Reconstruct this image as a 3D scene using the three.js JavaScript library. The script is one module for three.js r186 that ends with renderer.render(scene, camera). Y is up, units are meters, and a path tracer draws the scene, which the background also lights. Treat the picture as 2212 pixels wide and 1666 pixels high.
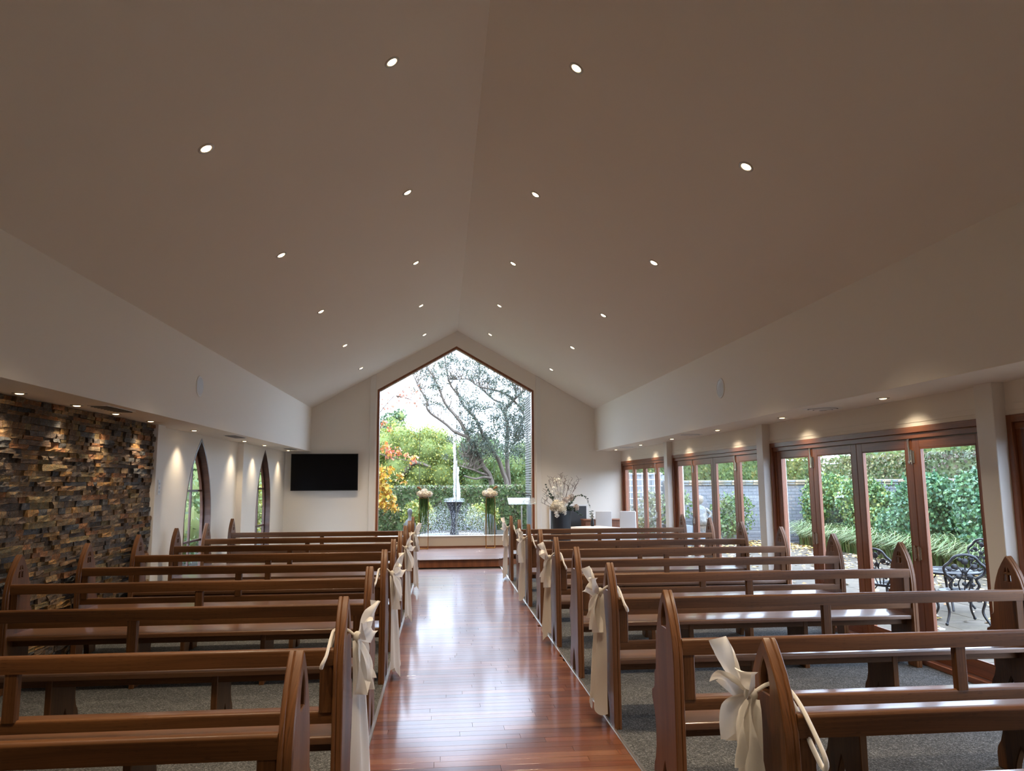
import * as THREE from 'three';
import { mergeGeometries, toCreasedNormals } from 'three/addons/utils/BufferGeometryUtils.js';

// ---------- camera, sky, exposure ----------
const scene = new THREE.Scene();
const camera = new THREE.PerspectiveCamera(55.31, 2212 / 1666, 0.05, 300);
camera.position.set(0, 1.6, 0);
camera.rotation.set(0.131368, -0.09461, -0.006077, 'YXZ');
const renderer = new THREE.WebGLRenderer({ antialias: true });
renderer.toneMapping = THREE.LinearToneMapping;
renderer.toneMappingExposure = 2.45;
renderer.shadowMap.enabled = true;
const SKY = 4.0, CEIL_CD = 10, SOFFIT_CD = 1.1;

function rng(seed) { let a = seed >>> 0; return () => { a = (a + 0x6D2B79F5) | 0; let t = Math.imul(a ^ (a >>> 15), 1 | a); t = (t + Math.imul(t ^ (t >>> 7), 61 | t)) ^ t; return ((t ^ (t >>> 14)) >>> 0) / 4294967296; }; }
function hash2(x, y, s) { let h = Math.imul(x, 374761393) + Math.imul(y, 668265263) + Math.imul(s, 2147483647); h = Math.imul(h ^ (h >>> 13), 1274126177); return ((h ^ (h >>> 16)) >>> 0) / 4294967296; }
// tiling value noise, period px x py cells
function vnoise(u, v, px, py, s) {
  const x = u * px, y = v * py, x0 = Math.floor(x), y0 = Math.floor(y), fx = x - x0, fy = y - y0;
  const sx = fx * fx * (3 - 2 * fx), sy = fy * fy * (3 - 2 * fy), m = (a, n) => ((a % n) + n) % n;
  const h = (i, j) => hash2(m(x0 + i, px), m(y0 + j, py), s);
  return (h(0, 0) * (1 - sx) + h(1, 0) * sx) * (1 - sy) + (h(0, 1) * (1 - sx) + h(1, 1) * sx) * sy;
}
{ // overcast sky: bright cloud with faint blue breaks, the same all round
  const W = 512, H = 256, d = new Float32Array(W * H * 4);
  for (let j = 0; j < H; j++) for (let i = 0; i < W; i++) {
    const u = i / W, v = j / H;
    const n = 0.5 * vnoise(u, v, 8, 6, 3) + 0.3 * vnoise(u, v, 18, 14, 4) + 0.2 * vnoise(u, v, 40, 30, 5);
    const k = 0.86 + 0.28 * n, blue = 0.5 + 0.5 * n, o = (j * W + i) * 4;
    d[o] = SKY * k * (0.6 + 0.16 * blue); d[o + 1] = SKY * k * (0.8 + 0.08 * blue); d[o + 2] = SKY * k * 1.13; d[o + 3] = 1;
  }
  const t = new THREE.DataTexture(d, W, H, THREE.RGBAFormat, THREE.FloatType);
  t.mapping = THREE.EquirectangularReflectionMapping; t.magFilter = THREE.LinearFilter; t.needsUpdate = true;
  scene.background = t; scene.environment = t;
}

// ---------- helpers ----------
const taken = {};
function numbered(n) { const k = taken[n] || 0; taken[n] = k + 1; return k ? n + '_' + String(k).padStart(3, '0') : n; }
function mesh(name, g, m, parent) { const o = new THREE.Mesh(g, m); o.name = name; o.castShadow = o.receiveShadow = true; if (parent) parent.add(o); return o; }
function tag(o, label, category, group) { o.userData.label = label; o.userData.category = category; if (group) o.userData.group = group; return o; }
function thing(name, label, category, pos = [0, 0, 0], turn = 0, group) {
  const o = new THREE.Group(); o.name = numbered(name); o.position.set(...pos); o.rotation.y = turn; scene.add(o); return tag(o, label, category, group);
}
function struct(name) { const o = new THREE.Group(); o.name = name; o.userData.kind = 'structure'; scene.add(o); return o; }
function structMesh(name, g, m) { const o = mesh(name, g, m, scene); o.userData.kind = 'structure'; return o; }
const V = (x, y, z) => new THREE.Vector3(x, y, z);
function poly(pts, holes = []) { const s = new THREE.Shape(pts.map((p) => new THREE.Vector2(p[0], p[1]))); for (const h of holes) s.holes.push(new THREE.Path(h.map((p) => new THREE.Vector2(p[0], p[1])))); return s; }
function extrude(shape, depth, bevel = 0, seg = 1, curve = 12) { return new THREE.ExtrudeGeometry(shape, { depth, bevelEnabled: bevel > 0, bevelSize: bevel, bevelThickness: bevel, bevelOffset: -bevel, bevelSegments: seg, curveSegments: curve }); }
// chamfered bar w x h, length L along +z
function bar(w, h, L, c = 0.004) {
  const a = w / 2, b = h / 2;
  const pts = c > 0 ? [[-a + c, -b], [a - c, -b], [a, -b + c], [a, b - c], [a - c, b], [-a + c, b], [-a, b - c], [-a, -b + c]] : [[-a, -b], [a, -b], [a, b], [-a, b]];
  return extrude(poly(pts), L);
}
// chamfered box from corner to corner; the grain runs along its longest side
function box(x0, x1, y0, y1, z0, z1, c = 0.003) {
  const X = x1 - x0, Y = y1 - y0, Z = z1 - z0, m = Math.max(X, Y, Z); let g;
  c = Math.min(c, 0.3 * Math.min(X, Y, Z));
  if (m === Z) { g = bar(X, Y, Z, c); g.translate(0, 0, -Z / 2); } else if (m === X) { g = bar(Z, Y, X, c); g.translate(0, 0, -X / 2); g.rotateY(Math.PI / 2); } else { g = bar(X, Z, Y, c); g.translate(0, 0, -Y / 2); g.rotateX(-Math.PI / 2); }
  return g.translate((x0 + x1) / 2, (y0 + y1) / 2, (z0 + z1) / 2);
}
function clean(g) { g = g.index ? g.toNonIndexed() : g; for (const k of Object.keys(g.attributes)) if (!['position', 'normal', 'uv'].includes(k)) g.deleteAttribute(k); return g; }
const merge = (list) => mergeGeometries(list.map(clean));
function lathe(pts, seg = 24) { return new THREE.LatheGeometry(pts.map((p) => new THREE.Vector2(p[0], p[1])), seg); }
// tapered tube through points
function limb(pts, r0, r1, seg = 20, rad = 7) {
  const c = new THREE.CatmullRomCurve3(pts.map((p) => p.isVector3 ? p : V(...p))), g = new THREE.TubeGeometry(c, seg, 1, rad), p = g.attributes.position, q = new THREE.Vector3();
  for (let i = 0; i <= seg; i++) { const t = i / seg, ctr = c.getPointAt(t), r = r0 + (r1 - r0) * t; for (let j = 0; j <= rad; j++) { const k = i * (rad + 1) + j; q.fromBufferAttribute(p, k).sub(ctr).multiplyScalar(r).add(ctr); p.setXYZ(k, q.x, q.y, q.z); } }
  g.computeVertexNormals(); return g;
}
function ring(r, t, y = 0, seg = 28) { const g = new THREE.TorusGeometry(r, t, 8, seg); g.rotateX(Math.PI / 2); return g.translate(0, y, 0); }
function surface(fn, nu, nv) { // fn(s,t)->[x,y,z]
  const pos = [], uv = [], idx = [];
  for (let j = 0; j <= nv; j++) for (let i = 0; i <= nu; i++) { const p = fn(i / nu, j / nv); pos.push(...p); uv.push(i / nu, j / nv); }
  for (let j = 0; j < nv; j++) for (let i = 0; i < nu; i++) { const a = j * (nu + 1) + i, b = a + 1, c = a + nu + 1, d = c + 1; idx.push(a, b, d, a, d, c); }
  const g = new THREE.BufferGeometry(); g.setAttribute('position', new THREE.Float32BufferAttribute(pos, 3)); g.setAttribute('uv', new THREE.Float32BufferAttribute(uv, 2)); g.setIndex(idx); g.computeVertexNormals(); return g;
}

// ---------- textures ----------
function tex(W, H, fn, srgb = true) {
  const d = new Uint8Array(W * H * 4);
  for (let j = 0; j < H; j++) for (let i = 0; i < W; i++) { const c = fn(i / W, j / H), o = (j * W + i) * 4; for (let k = 0; k < 3; k++) d[o + k] = Math.max(0, Math.min(255, Math.round(255 * (c.length ? c[k] : c)))); d[o + 3] = 255; }
  const t = new THREE.DataTexture(d, W, H); t.wrapS = t.wrapT = THREE.RepeatWrapping; t.magFilter = THREE.LinearFilter; t.colorSpace = srgb ? THREE.SRGBColorSpace : THREE.NoColorSpace; t.needsUpdate = true; return t;
}
// grain along v; values near 1 so the material colour rules
const grain = tex(512, 1024, (u, v) => {
  const w = 0.06 * vnoise(u, v, 4, 3, 11), a = vnoise(u + w, v, 60, 4, 12), b = vnoise(u + w, v, 160, 8, 13), c = vnoise(u, v, 10, 3, 14), s = vnoise(u, v, 220, 40, 15);
  let k = 0.66 + 0.16 * a + 0.1 * b + 0.16 * c - (s > 0.83 ? 0.12 : 0);
  return [k, k * (0.98 + 0.03 * c), k * (0.97 + 0.04 * a)];
});
grain.repeat.set(2.2, 0.6);
const fineBump = tex(256, 256, (u, v) => 0.5 * vnoise(u, v, 128, 128, 21) + 0.3 * vnoise(u, v, 64, 64, 22) + 0.2 * vnoise(u, v, 20, 20, 23), false);
const carpetMap = tex(512, 512, (u, v) => {
  const a = vnoise(u, v, 170, 170, 31), b = vnoise(u, v, 90, 90, 32), c = vnoise(u, v, 12, 12, 33), p = hash2(Math.floor(u * 170), Math.floor(v * 170), 34);
  const k = 0.1 + 0.15 * a + 0.13 * b + 0.04 * c + (p > 0.86 ? 0.14 : p < 0.14 ? -0.08 : 0); return [k * 1.0, k, k * 0.99];
});
carpetMap.repeat.set(1 / 0.9, 1 / 0.9);
const carpetBump = tex(256, 256, (u, v) => 0.6 * vnoise(u, v, 100, 100, 41) + 0.4 * vnoise(u, v, 50, 50, 42), false); carpetBump.repeat.set(2, 2);
const stoneMap = tex(256, 256, (u, v) => {
  const a = vnoise(u, v, 6, 8, 51), b = vnoise(u, v, 24, 40, 52), c = vnoise(u, v, 70, 120, 53), r = vnoise(u, v, 5, 4, 54), k = 0.48 + 0.22 * a + 0.18 * b + 0.16 * c;
  return [k * (1 + 0.22 * (r - 0.5)), k, k * (1 - 0.26 * (r - 0.5))];
});
const stoneBump = tex(256, 256, (u, v) => 0.4 * vnoise(u, v, 8, 12, 55) + 0.35 * vnoise(u, v, 24, 50, 56) + 0.25 * vnoise(u, v, 70, 120, 57), false);
const paveMap = tex(256, 256, (u, v) => { const a = vnoise(u, v, 3, 14, 61), b = vnoise(u, v, 30, 90, 62), c = vnoise(u, v, 5, 5, 63), k = 0.62 + 0.14 * a + 0.12 * b + 0.14 * c; return [k, k * (0.96 + 0.03 * c), k * (0.88 + 0.08 * a)]; });
const barkMap = tex(256, 512, (u, v) => { const a = vnoise(u, v, 10, 5, 71), b = vnoise(u, v, 40, 14, 72), k = 0.52 + 0.3 * a + 0.2 * b; return [k, k * (0.93 + 0.06 * a), k * (0.86 + 0.1 * a)]; });

// ---------- materials (linear base colours) ----------
const L = (r, g, b) => new THREE.Color().setRGB(r, g, b);
const phys = (o) => new THREE.MeshPhysicalMaterial(o);
const std = (o) => new THREE.MeshStandardMaterial(o);
const paint = std({ color: L(0.85, 0.81, 0.735), roughness: 0.75, bumpMap: fineBump, bumpScale: 0.0003 });
const paintWhite = std({ color: L(0.82, 0.8, 0.75), roughness: 0.6 });
const pewWood = phys({ color: L(0.145, 0.056, 0.0165), map: grain, roughness: 0.5, specularIntensity: 0.45, clearcoat: 0.15, clearcoatRoughness: 0.25 });
const pewSeat = phys({ color: L(0.15, 0.06, 0.021), map: grain, roughness: 0.45, clearcoat: 0.7, clearcoatRoughness: 0.16 });
const pewEdge = phys({ color: L(0.175, 0.067, 0.021), map: grain, roughness: 0.5, specularIntensity: 0.6, clearcoat: 0.25, clearcoatRoughness: 0.25 });
const doorWood = phys({ color: L(0.30, 0.098, 0.036), map: grain, roughness: 0.45, clearcoat: 0.35, clearcoatRoughness: 0.3 });
const archWood = phys({ color: L(0.11, 0.04, 0.018), map: grain, roughness: 0.45, clearcoat: 0.3, clearcoatRoughness: 0.3 });  // dark-stained wood, its colour deepened with the shade inside the reveals
const plankTones = [[0.30, 0.105, 0.05], [0.25, 0.08, 0.037], [0.34, 0.13, 0.06], [0.21, 0.068, 0.033], [0.29, 0.092, 0.042], [0.38, 0.15, 0.075]];
const plankMats = plankTones.map((c) => phys({ color: L(...c.map((v) => v * 0.55)), map: grain, roughness: 0.45, specularIntensity: 0.35, clearcoat: 0.5, clearcoatRoughness: 0.12, bumpMap: fineBump, bumpScale: 0.0002 }));
const carpet = std({ color: L(1, 1, 1), map: carpetMap, roughness: 1, bumpMap: carpetBump, bumpScale: 0.006 });
const darkGap = std({ color: L(0.03, 0.02, 0.015), roughness: 0.9 });
const alu = std({ color: L(0.72, 0.71, 0.7), metalness: 1, roughness: 0.32 });
const chrome = std({ color: L(0.75, 0.74, 0.72), metalness: 1, roughness: 0.25 });
const gold = std({ color: L(0.72, 0.43, 0.16), metalness: 1, roughness: 0.3 });
const pane = phys({ color: L(0.97, 1, 0.985), transmission: 1, thickness: 0, roughness: 0, ior: 1.5 });
const acrylic = phys({ color: L(0.93, 0.96, 0.97), transmission: 0.9, thickness: 0, roughness: 0.06, ior: 1.49, specularIntensity: 0.45 });
const blackGloss = phys({ color: L(0.003, 0.003, 0.004), roughness: 0.3, specularIntensity: 0.25 });
const blackPlastic = std({ color: L(0.012, 0.012, 0.013), roughness: 0.5 });
const potBlack = std({ color: L(0.02, 0.021, 0.025), roughness: 0.55 });
const iron = std({ color: L(0.018, 0.02, 0.024), roughness: 0.38, metalness: 0.4 });
const tulle = phys({ color: L(0.86, 0.82, 0.76), roughness: 1, transmission: 0.35, thickness: 0, side: THREE.DoubleSide });
const linen = phys({ color: L(0.6, 0.57, 0.55), roughness: 0.95, side: THREE.DoubleSide });
const plasticWhite = std({ color: L(0.8, 0.8, 0.78), roughness: 0.4 });
const grille = std({ color: L(0.6, 0.63, 0.66), roughness: 0.6 });
const greyDark = std({ color: L(0.05, 0.053, 0.058), roughness: 0.6 });
const bronze = std({ color: L(0.21, 0.2, 0.2), metalness: 0.5, roughness: 0.45 });
const castStone = std({ color: L(0.42, 0.4, 0.36), map: stoneMap, roughness: 0.9 });
const lens = std({ color: L(0.9, 0.85, 0.75), emissive: L(1, 0.74, 0.42), emissiveIntensity: 9, roughness: 0.4 });
const lensSmall = std({ color: L(0.9, 0.85, 0.75), emissive: L(1, 0.72, 0.4), emissiveIntensity: 3.2, roughness: 0.4 });
const fitting = std({ color: L(0.5, 0.48, 0.45), metalness: 0.6, roughness: 0.4 });

// ---------- key dimensions ----------
const WL = -3.56, WR = 4.22, BL = -2.99, BR = 3.6, YB = 2.332, YT = 3.328, RX = 0.335, RY = 5.186, D = -17.21, BACK = 3.6, AL = -0.446, AR = 1.128, DAIS = 0.147, ZD = -14.46;

// ---------- floor ----------
{
  const f = struct('floor');
  const slab = (x0, x1, z0, z1) => { const g = new THREE.BoxGeometry(x1 - x0, 0.2, z1 - z0, 1, 1, 1); const p = g.attributes.position, u = g.attributes.uv; g.translate((x0 + x1) / 2, -0.1, (z0 + z1) / 2); for (let i = 0; i < p.count; i++) u.setXY(i, p.getX(i), p.getZ(i)); return g; };
  mesh('carpet', slab(WL - 0.25, AL, D - 0.25, BACK + 0.2), carpet, f);
  mesh('carpet', slab(AR, WR + 0.1, D - 0.25, BACK + 0.2), carpet, f);
  mesh('carpet', slab(AL, AR, -2.9, BACK + 0.2), carpet, f);
  mesh('subfloor', new THREE.BoxGeometry(AR - AL, 0.2, 14.6).translate((AL + AR) / 2, -0.117, -10.2), darkGap, f);
  for (const x of [AL, AR]) mesh('edge_strip', box(x - 0.012, x + 0.012, -0.005, 0.009, D + 2.6, -2.9, 0.004), alu, f);
  const r = rng(7); let n = 0;
  for (let z = -2.9; z > ZD + 0.01; z -= 0.0852) {
    let x = AL + 0.012 - (r() < 0.5 ? 0 : r() * 0.6);
    while (x < AR - 0.013) {
      const len = 0.55 + r() * 0.75, x0 = Math.max(x, AL + 0.012), x1 = Math.min(x + len, AR - 0.012); x += len;
      if (x1 - x0 < 0.05 || n >= 300) continue;
      const g = box(x0 + 0.001, x1 - 0.001, -0.016, 0.003 + r() * 0.0004, z - 0.0852 + 0.001, z - 0.001, 0.0003);
      const uv = g.attributes.uv, du = r() * 3, dv = r() * 5; for (let i = 0; i < uv.count; i++) uv.setXY(i, uv.getX(i) + du, uv.getY(i) + dv);
      mesh('floorboard', g, plankMats[Math.floor(r() * 6)], f); n++;
    }
  }
}
{ // raised timber dais below the gable window
  const d = struct('floor_dais');
  const edge = [[-0.42, ZD], [1.09, ZD], [2.3, -15.9], [2.3, D - 0.02], [-1.63, D - 0.02], [-1.63, -15.9]];
  const g = extrude(poly(edge.map(([x, z]) => [x, -z])), DAIS - 0.02); g.rotateX(-Math.PI / 2);
  mesh('riser', g, doorWood, d);
  const nose = []; for (let i = 0; i < 6; i++) { if (i === 3) continue; const a = edge[i], b = edge[(i + 1) % 6], len = Math.hypot(b[0] - a[0], b[1] - a[1]), q = bar(0.03, 0.022, len + 0.012, 0.005); q.rotateY(Math.atan2(b[0] - a[0], b[1] - a[1])); q.translate(a[0], DAIS - 0.011, a[1]); nose.push(q); }
  mesh('nosing', merge(nose), plankMats[3], d);
  const r = rng(9), span = (z) => { const k = Math.min(1, Math.max(0, (ZD - z) / 1.44)); return [-0.42 - 1.21 * k, 1.09 + 1.21 * k]; };
  for (let z = ZD - 0.016; z > D + 0.02; z -= 0.0862) {
    const [a, b] = span(z - 0.02); let x = a + 0.012 - r() * 0.5;
    while (x < b - 0.014) { const len = 0.8 + r() * 0.9, x0 = Math.max(x, a + 0.014), x1 = Math.min(x + len, b - 0.014); x += len; if (x1 - x0 < 0.05) continue; mesh('floorboard', box(x0 + 0.0008, x1 - 0.0008, DAIS - 0.02, DAIS, Math.max(z - 0.0862, D + 0.004) + 0.0008, z - 0.0008, 0.0015), plankMats[Math.floor(r() * 6)], d); }
  }
}

// ---------- shell ----------
const gableWin = [[-1.51, 0.386], [2.147, 0.386], [2.147, 3.768], [0.32, 4.816], [-1.51, 3.765]];
{
  const far = struct('wall_far');
  const g = extrude(poly([[WL - 0.15, -0.2], [WR + 0.04, -0.2], [WR + 0.04, 3.4], [RX, 5.5], [WL - 0.15, 3.4]], [gableWin]), 0.25); g.translate(0, 0, D - 0.25);
  mesh('wall_panel', g, paint, far);
  const top = (x) => x < RX ? YT + (x - BL) / (RX - BL) * (RY - YT) : YT + (BR - x) / (BR - RX) * (RY - YT);
  for (const [a, b] of [[-1.668, -1.541], [2.196, 2.305]]) { const s = extrude(poly([[a, DAIS - 0.1], [b, DAIS - 0.1], [b, top(b) - 0.002], [a, top(a) - 0.002]]), 0.035, 0.003); s.translate(0, 0, D - 0.005); mesh('pilaster', s, paintWhite, far); }
  mesh('warm_bounce_panel', box(-1.5, 2.14, DAIS - 0.05, 0.385, D - 0.004, D + 0.008, 0.002), std({ color: L(0.66, 0.55, 0.41), roughness: 0.7 }), far);  // added tan sheet: warm light bounced off the floor, painted into its colour
  for (const [a, b, y, t] of [[-1.63, 2.3, DAIS, 0.03], [WL, -1.63, 0, 0.09], [2.3, WR, 0, 0.09]]) { const o = structMesh('baseboard_far', box(a + 0.002, b - 0.002, y, y + t, D - 0.002, D + 0.014, 0.003), y > 0 ? doorWood : paintWhite); o.name = numbered('baseboard_far'); }
}
function archPts(zc, hw, y0, ys, ya, n = 12) { // pointed arch in (z,y): two arcs of one circle family
  const pts = [[zc - hw, y0], [zc + hw, y0]], R = ((ya - ys) ** 2 + hw * hw) / (2 * hw), A = Math.asin((ya - ys) / R);
  for (let i = 0; i <= n; i++) { const t = A * i / n; pts.push([zc + hw - R + R * Math.cos(t), ys + R * Math.sin(t)]); }
  for (let i = n - 1; i >= 0; i--) { const t = A * i / n; pts.push([zc - hw + R - R * Math.cos(t), ys + R * Math.sin(t)]); }
  return pts;
}
const arches = [-11.33, -15.31];
{
  const w = struct('wall_left');
  const holes = arches.map((z) => archPts(z, 0.6, 0.13, 1.02, 2.285));
  const s = poly([[D - 0.25, -0.2], [BACK + 0.2, -0.2], [BACK + 0.2, YB + 0.05], [D - 0.25, YB + 0.05]], holes);
  const g = extrude(s, 0.15, 0, 1, 14); g.rotateY(-Math.PI / 2); g.translate(WL, 0, 0); // shape x -> world z
  mesh('wall_panel', g, paint, w);
  for (const z of [-9.36, -13.3]) mesh('pier', box(WL - 0.02, WL + 0.1, -0.01, YB, z - 0.24, z, 0.004), paint, w);
  mesh('pier', box(WL - 0.02, WL + 0.1, -0.01, YB, -5.3, -5.12, 0.004), paint, w);
}
{
  const w = struct('wall_right');
  mesh('header', box(WR, WR + 0.2, 2.08, YB + 0.05, D - 0.2, BACK + 0.2, 0.001), paint, w);
  mesh('header', box(WR - 0.006, WR, 2.115, 2.16, D, BACK, 0.002), paint, w);
  for (const z of [-5.16, -9.2, -13.3]) mesh('column', box(4.115, WR + 0.2, -0.01, YB, z - 0.17, z + 0.02, 0.004), paintWhite, w);
  mesh('wall_panel', box(WR, WR + 0.2, -0.2, 2.1, -1.12, BACK + 0.2, 0.001), paint, w);
  mesh('end_return', box(WR, WR + 0.12, -0.2, 2.09, D - 0.06, D + 0.02, 0.001), paint, w);
  mesh('sill_base', box(WR + 0.02, WR + 0.2, -0.2, -0.005, D, -1.1, 0.001), paint, w);
}
{
  const c = struct('ceiling');
  const prof = (x0, x1, y0, y1) => { const g = extrude(poly([[x0, y0], [x1, y1], [x1, y1 + 0.25], [x0, y0 + 0.25]]), BACK - D + 0.4); g.translate(0, 0, D - 0.2); return g; };
  mesh('ceiling_slope', prof(BL - 0.01, RX, YT - 0.0056, RY), paint, c);
  mesh('ceiling_slope', prof(RX, BR + 0.01, RY, YT - 0.0057), paint, c);
  for (const [a, b, n] of [[WL - 0.25, BL, 'left'], [BR, WR + 0.3, 'right']]) structMesh('wall_bulkhead_' + n, box(a, b, YB, YT + 0.24, D - 0.2, BACK + 0.2, 0.002), paint);
  const back = extrude(poly([[WL - 0.25, -0.2], [WR + 0.25, -0.2], [WR + 0.25, 3.5], [RX, 5.6], [WL - 0.25, 3.5]]), 0.2); back.translate(0, 0, BACK);
  structMesh('wall_back', back, paint);
}

// ---------- gable window ----------
{
  const w = struct('window_1');
  const off = (p, d) => { const out = [], n = p.length; for (let i = 0; i < n; i++) { const a = p[(i + n - 1) % n], b = p[i], c = p[(i + 1) % n]; const e1 = [b[0] - a[0], b[1] - a[1]], e2 = [c[0] - b[0], c[1] - b[1]], l1 = Math.hypot(...e1), l2 = Math.hypot(...e2), n1 = [-e1[1] / l1, e1[0] / l1], n2 = [-e2[1] / l2, e2[0] / l2], k = d / (1 + n1[0] * n2[0] + n1[1] * n2[1]); out.push([b[0] + (n1[0] + n2[0]) * k, b[1] + (n1[1] + n2[1]) * k]); } return out; };
  const inner = off(gableWin, 0.052); inner[0][1] = inner[1][1] = 0.4;
  const fr = extrude(poly(gableWin, [inner]), 0.2); fr.translate(0, 0, D - 0.21); mesh('frame', fr, doorWood, w);
  mesh('sill', box(-1.5, 2.14, 0.386, 0.402, D - 0.2, D + 0.02, 0.003), paintWhite, w);
  const xs = [inner[4][0], -0.526, 0.327, 1.215, inner[1][0]], yTop = (x) => x < 0.32 ? inner[4][1] + (x - inner[4][0]) / (0.32 - inner[4][0]) * (inner[3][1] - inner[4][1]) : inner[2][1] + (inner[2][0] - x) / (inner[2][0] - 0.32) * (inner[3][1] - inner[2][1]);
  for (let i = 0; i < 4; i++) { const a = xs[i] + (i ? 0.005 : 0), b = xs[i + 1] - (i < 3 ? 0.005 : 0); const g = new THREE.ShapeGeometry(poly([[a, 0.402], [b, 0.402], [b, yTop(b)], [a, yTop(a)]])); g.translate(0, 0, D - 0.13); mesh('glass_pane', g, pane, w); }
  const seal = std({ color: L(0.32, 0.42, 0.36), roughness: 0.3 });
  for (let i = 1; i < 4; i++) mesh('glass_joint', box(xs[i] - 0.006, xs[i] + 0.006, 0.402, yTop(xs[i]) - 0.004, D - 0.14, D - 0.122, 0.002), seal, w);
}
// ---------- arched windows ----------
arches.forEach((zc, i) => {
  const w = struct('window_' + (i + 2));
  const turn = (g, x) => { g.rotateY(-Math.PI / 2); g.translate(x, 0, 0); return g; };
  const outer = archPts(zc, 0.6, 0.13, 1.02, 2.285), lin = archPts(zc, 0.578, 0.152, 1.02, 2.235), inn = archPts(zc, 0.535, 0.195, 1.02, 2.145);
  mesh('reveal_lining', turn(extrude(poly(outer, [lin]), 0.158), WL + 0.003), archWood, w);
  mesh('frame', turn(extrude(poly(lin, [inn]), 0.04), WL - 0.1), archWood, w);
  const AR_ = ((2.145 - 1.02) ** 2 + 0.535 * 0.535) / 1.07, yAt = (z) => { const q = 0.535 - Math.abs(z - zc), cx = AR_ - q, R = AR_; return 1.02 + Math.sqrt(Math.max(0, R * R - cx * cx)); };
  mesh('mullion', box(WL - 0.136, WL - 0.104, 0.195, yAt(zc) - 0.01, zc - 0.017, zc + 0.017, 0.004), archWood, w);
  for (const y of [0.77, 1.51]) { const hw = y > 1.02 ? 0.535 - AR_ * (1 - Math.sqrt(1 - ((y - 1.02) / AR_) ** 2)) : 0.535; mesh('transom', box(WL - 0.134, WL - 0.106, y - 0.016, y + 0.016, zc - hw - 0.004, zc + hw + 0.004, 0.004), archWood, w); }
  const gl = new THREE.ShapeGeometry(poly(inn)); turn(gl, WL - 0.12); mesh('glass_pane', gl, pane, w);
});

// ---------- folding doors on the terrace side ----------
function leafGeom(zl, zr, x, parent, i) { // one glazed leaf between zl < zr, centred on x
  const leaf = new THREE.Group(); leaf.name = 'door_leaf'; parent.add(leaf);
  const a = zl + 0.003, b = zr - 0.003, x0 = x - 0.021, x1 = x + 0.021, st = 0.098;
  const fr = [box(x0, x1, 0.05, 1.972, a, a + st), box(x0, x1, 0.05, 1.972, b - st, b), box(x0, x1, 1.888, 1.972, a + st, b - st), box(x0, x1, 0.05, 0.17, a + st, b - st)];
  mesh('leaf_frame', merge(fr), doorWood, leaf);
  mesh('glazing_bead', merge([box(x0 - 0.001, x0 + 0.012, 0.17, 1.888, a + st, a + st + 0.012), box(x0 - 0.001, x0 + 0.012, 0.17, 1.888, b - st - 0.012, b - st), box(x0 - 0.001, x0 + 0.012, 1.876, 1.888, a + st, b - st), box(x0 - 0.001, x0 + 0.012, 0.17, 0.182, a + st, b - st)]), doorWood, leaf);
  const g = new THREE.PlaneGeometry(b - a - 2 * st, 1.718); g.rotateY(-Math.PI / 2); g.translate(x, 1.029, (a + b) / 2); mesh('glass_pane', g, pane, leaf);
  return leaf;
}
function bay(n, z0, z1) { // far z0 < near z1
  const d = struct('door_' + n), x = 4.275;
  mesh('jamb', box(WR - 0.012, WR + 0.15, 0, 2.08, z0, z0 + 0.05), doorWood, d);
  mesh('jamb', box(WR + 0.02, WR + 0.15, 0, 2.03, z0 + 0.05, z0 + 0.095), doorWood, d);
  mesh('jamb', box(WR - 0.012, WR + 0.15, 0, 2.08, z1 - 0.05, z1), doorWood, d);
  mesh('jamb', box(WR + 0.02, WR + 0.15, 0, 2.03, z1 - 0.095, z1 - 0.05), doorWood, d);
  mesh('head', box(WR - 0.012, WR + 0.15, 2.025, 2.08, z0 + 0.05, z1 - 0.05), doorWood, d);
  mesh('head_track', box(WR + 0.012, WR + 0.15, 1.975, 2.025, z0 + 0.05, z1 - 0.05), doorWood, d);
  mesh('threshold', box(WR - 0.02, WR + 0.18, 0.0, 0.045, z0 + 0.05, z1 - 0.05), doorWood, d);
  const a = z0 + 0.1, w = (z1 - 0.1 - a) / 4;
  for (let i = 0; i < 4; i++) {
    const leaf = leafGeom(a + i * w, a + (i + 1) * w, x, d, i);
    if (i % 2 === 0) { // the hinged pair: bolt above, hinges on the meeting line
      const z = a + (i + 1) * w;
      mesh('bolt', merge([box(x - 0.03, x - 0.02, 1.77, 2.0, z - 0.05, z - 0.03, 0.003), new THREE.CylinderGeometry(0.016, 0.016, 0.012, 14).rotateZ(Math.PI / 2).translate(x - 0.026, 1.765, z - 0.04), box(x - 0.036, x - 0.02, 1.9, 2.0, z - 0.046, z - 0.034, 0.003)]), chrome, leaf);
      for (const y of [1.81, 0.95]) mesh('hinge', merge([new THREE.CylinderGeometry(0.01, 0.01, 0.13, 10).translate(x - 0.028, y, z), box(x - 0.025, x - 0.02, y - 0.055, y + 0.055, z - 0.028, z + 0.028, 0.002)]), chrome, leaf);
      mesh('pull_handle', merge([box(x - 0.036, x - 0.02, 0.88, 1.02, z - 0.07, z - 0.05, 0.004), box(x - 0.028, x - 0.02, 0.9, 1.0, z - 0.066, z - 0.04, 0.002)]), chrome, leaf);
    }
  }
}
bay(1, -17.19, -13.47); bay(2, -13.28, -9.37); bay(3, -9.18, -5.33); bay(4, -5.14, -1.12);

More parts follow.
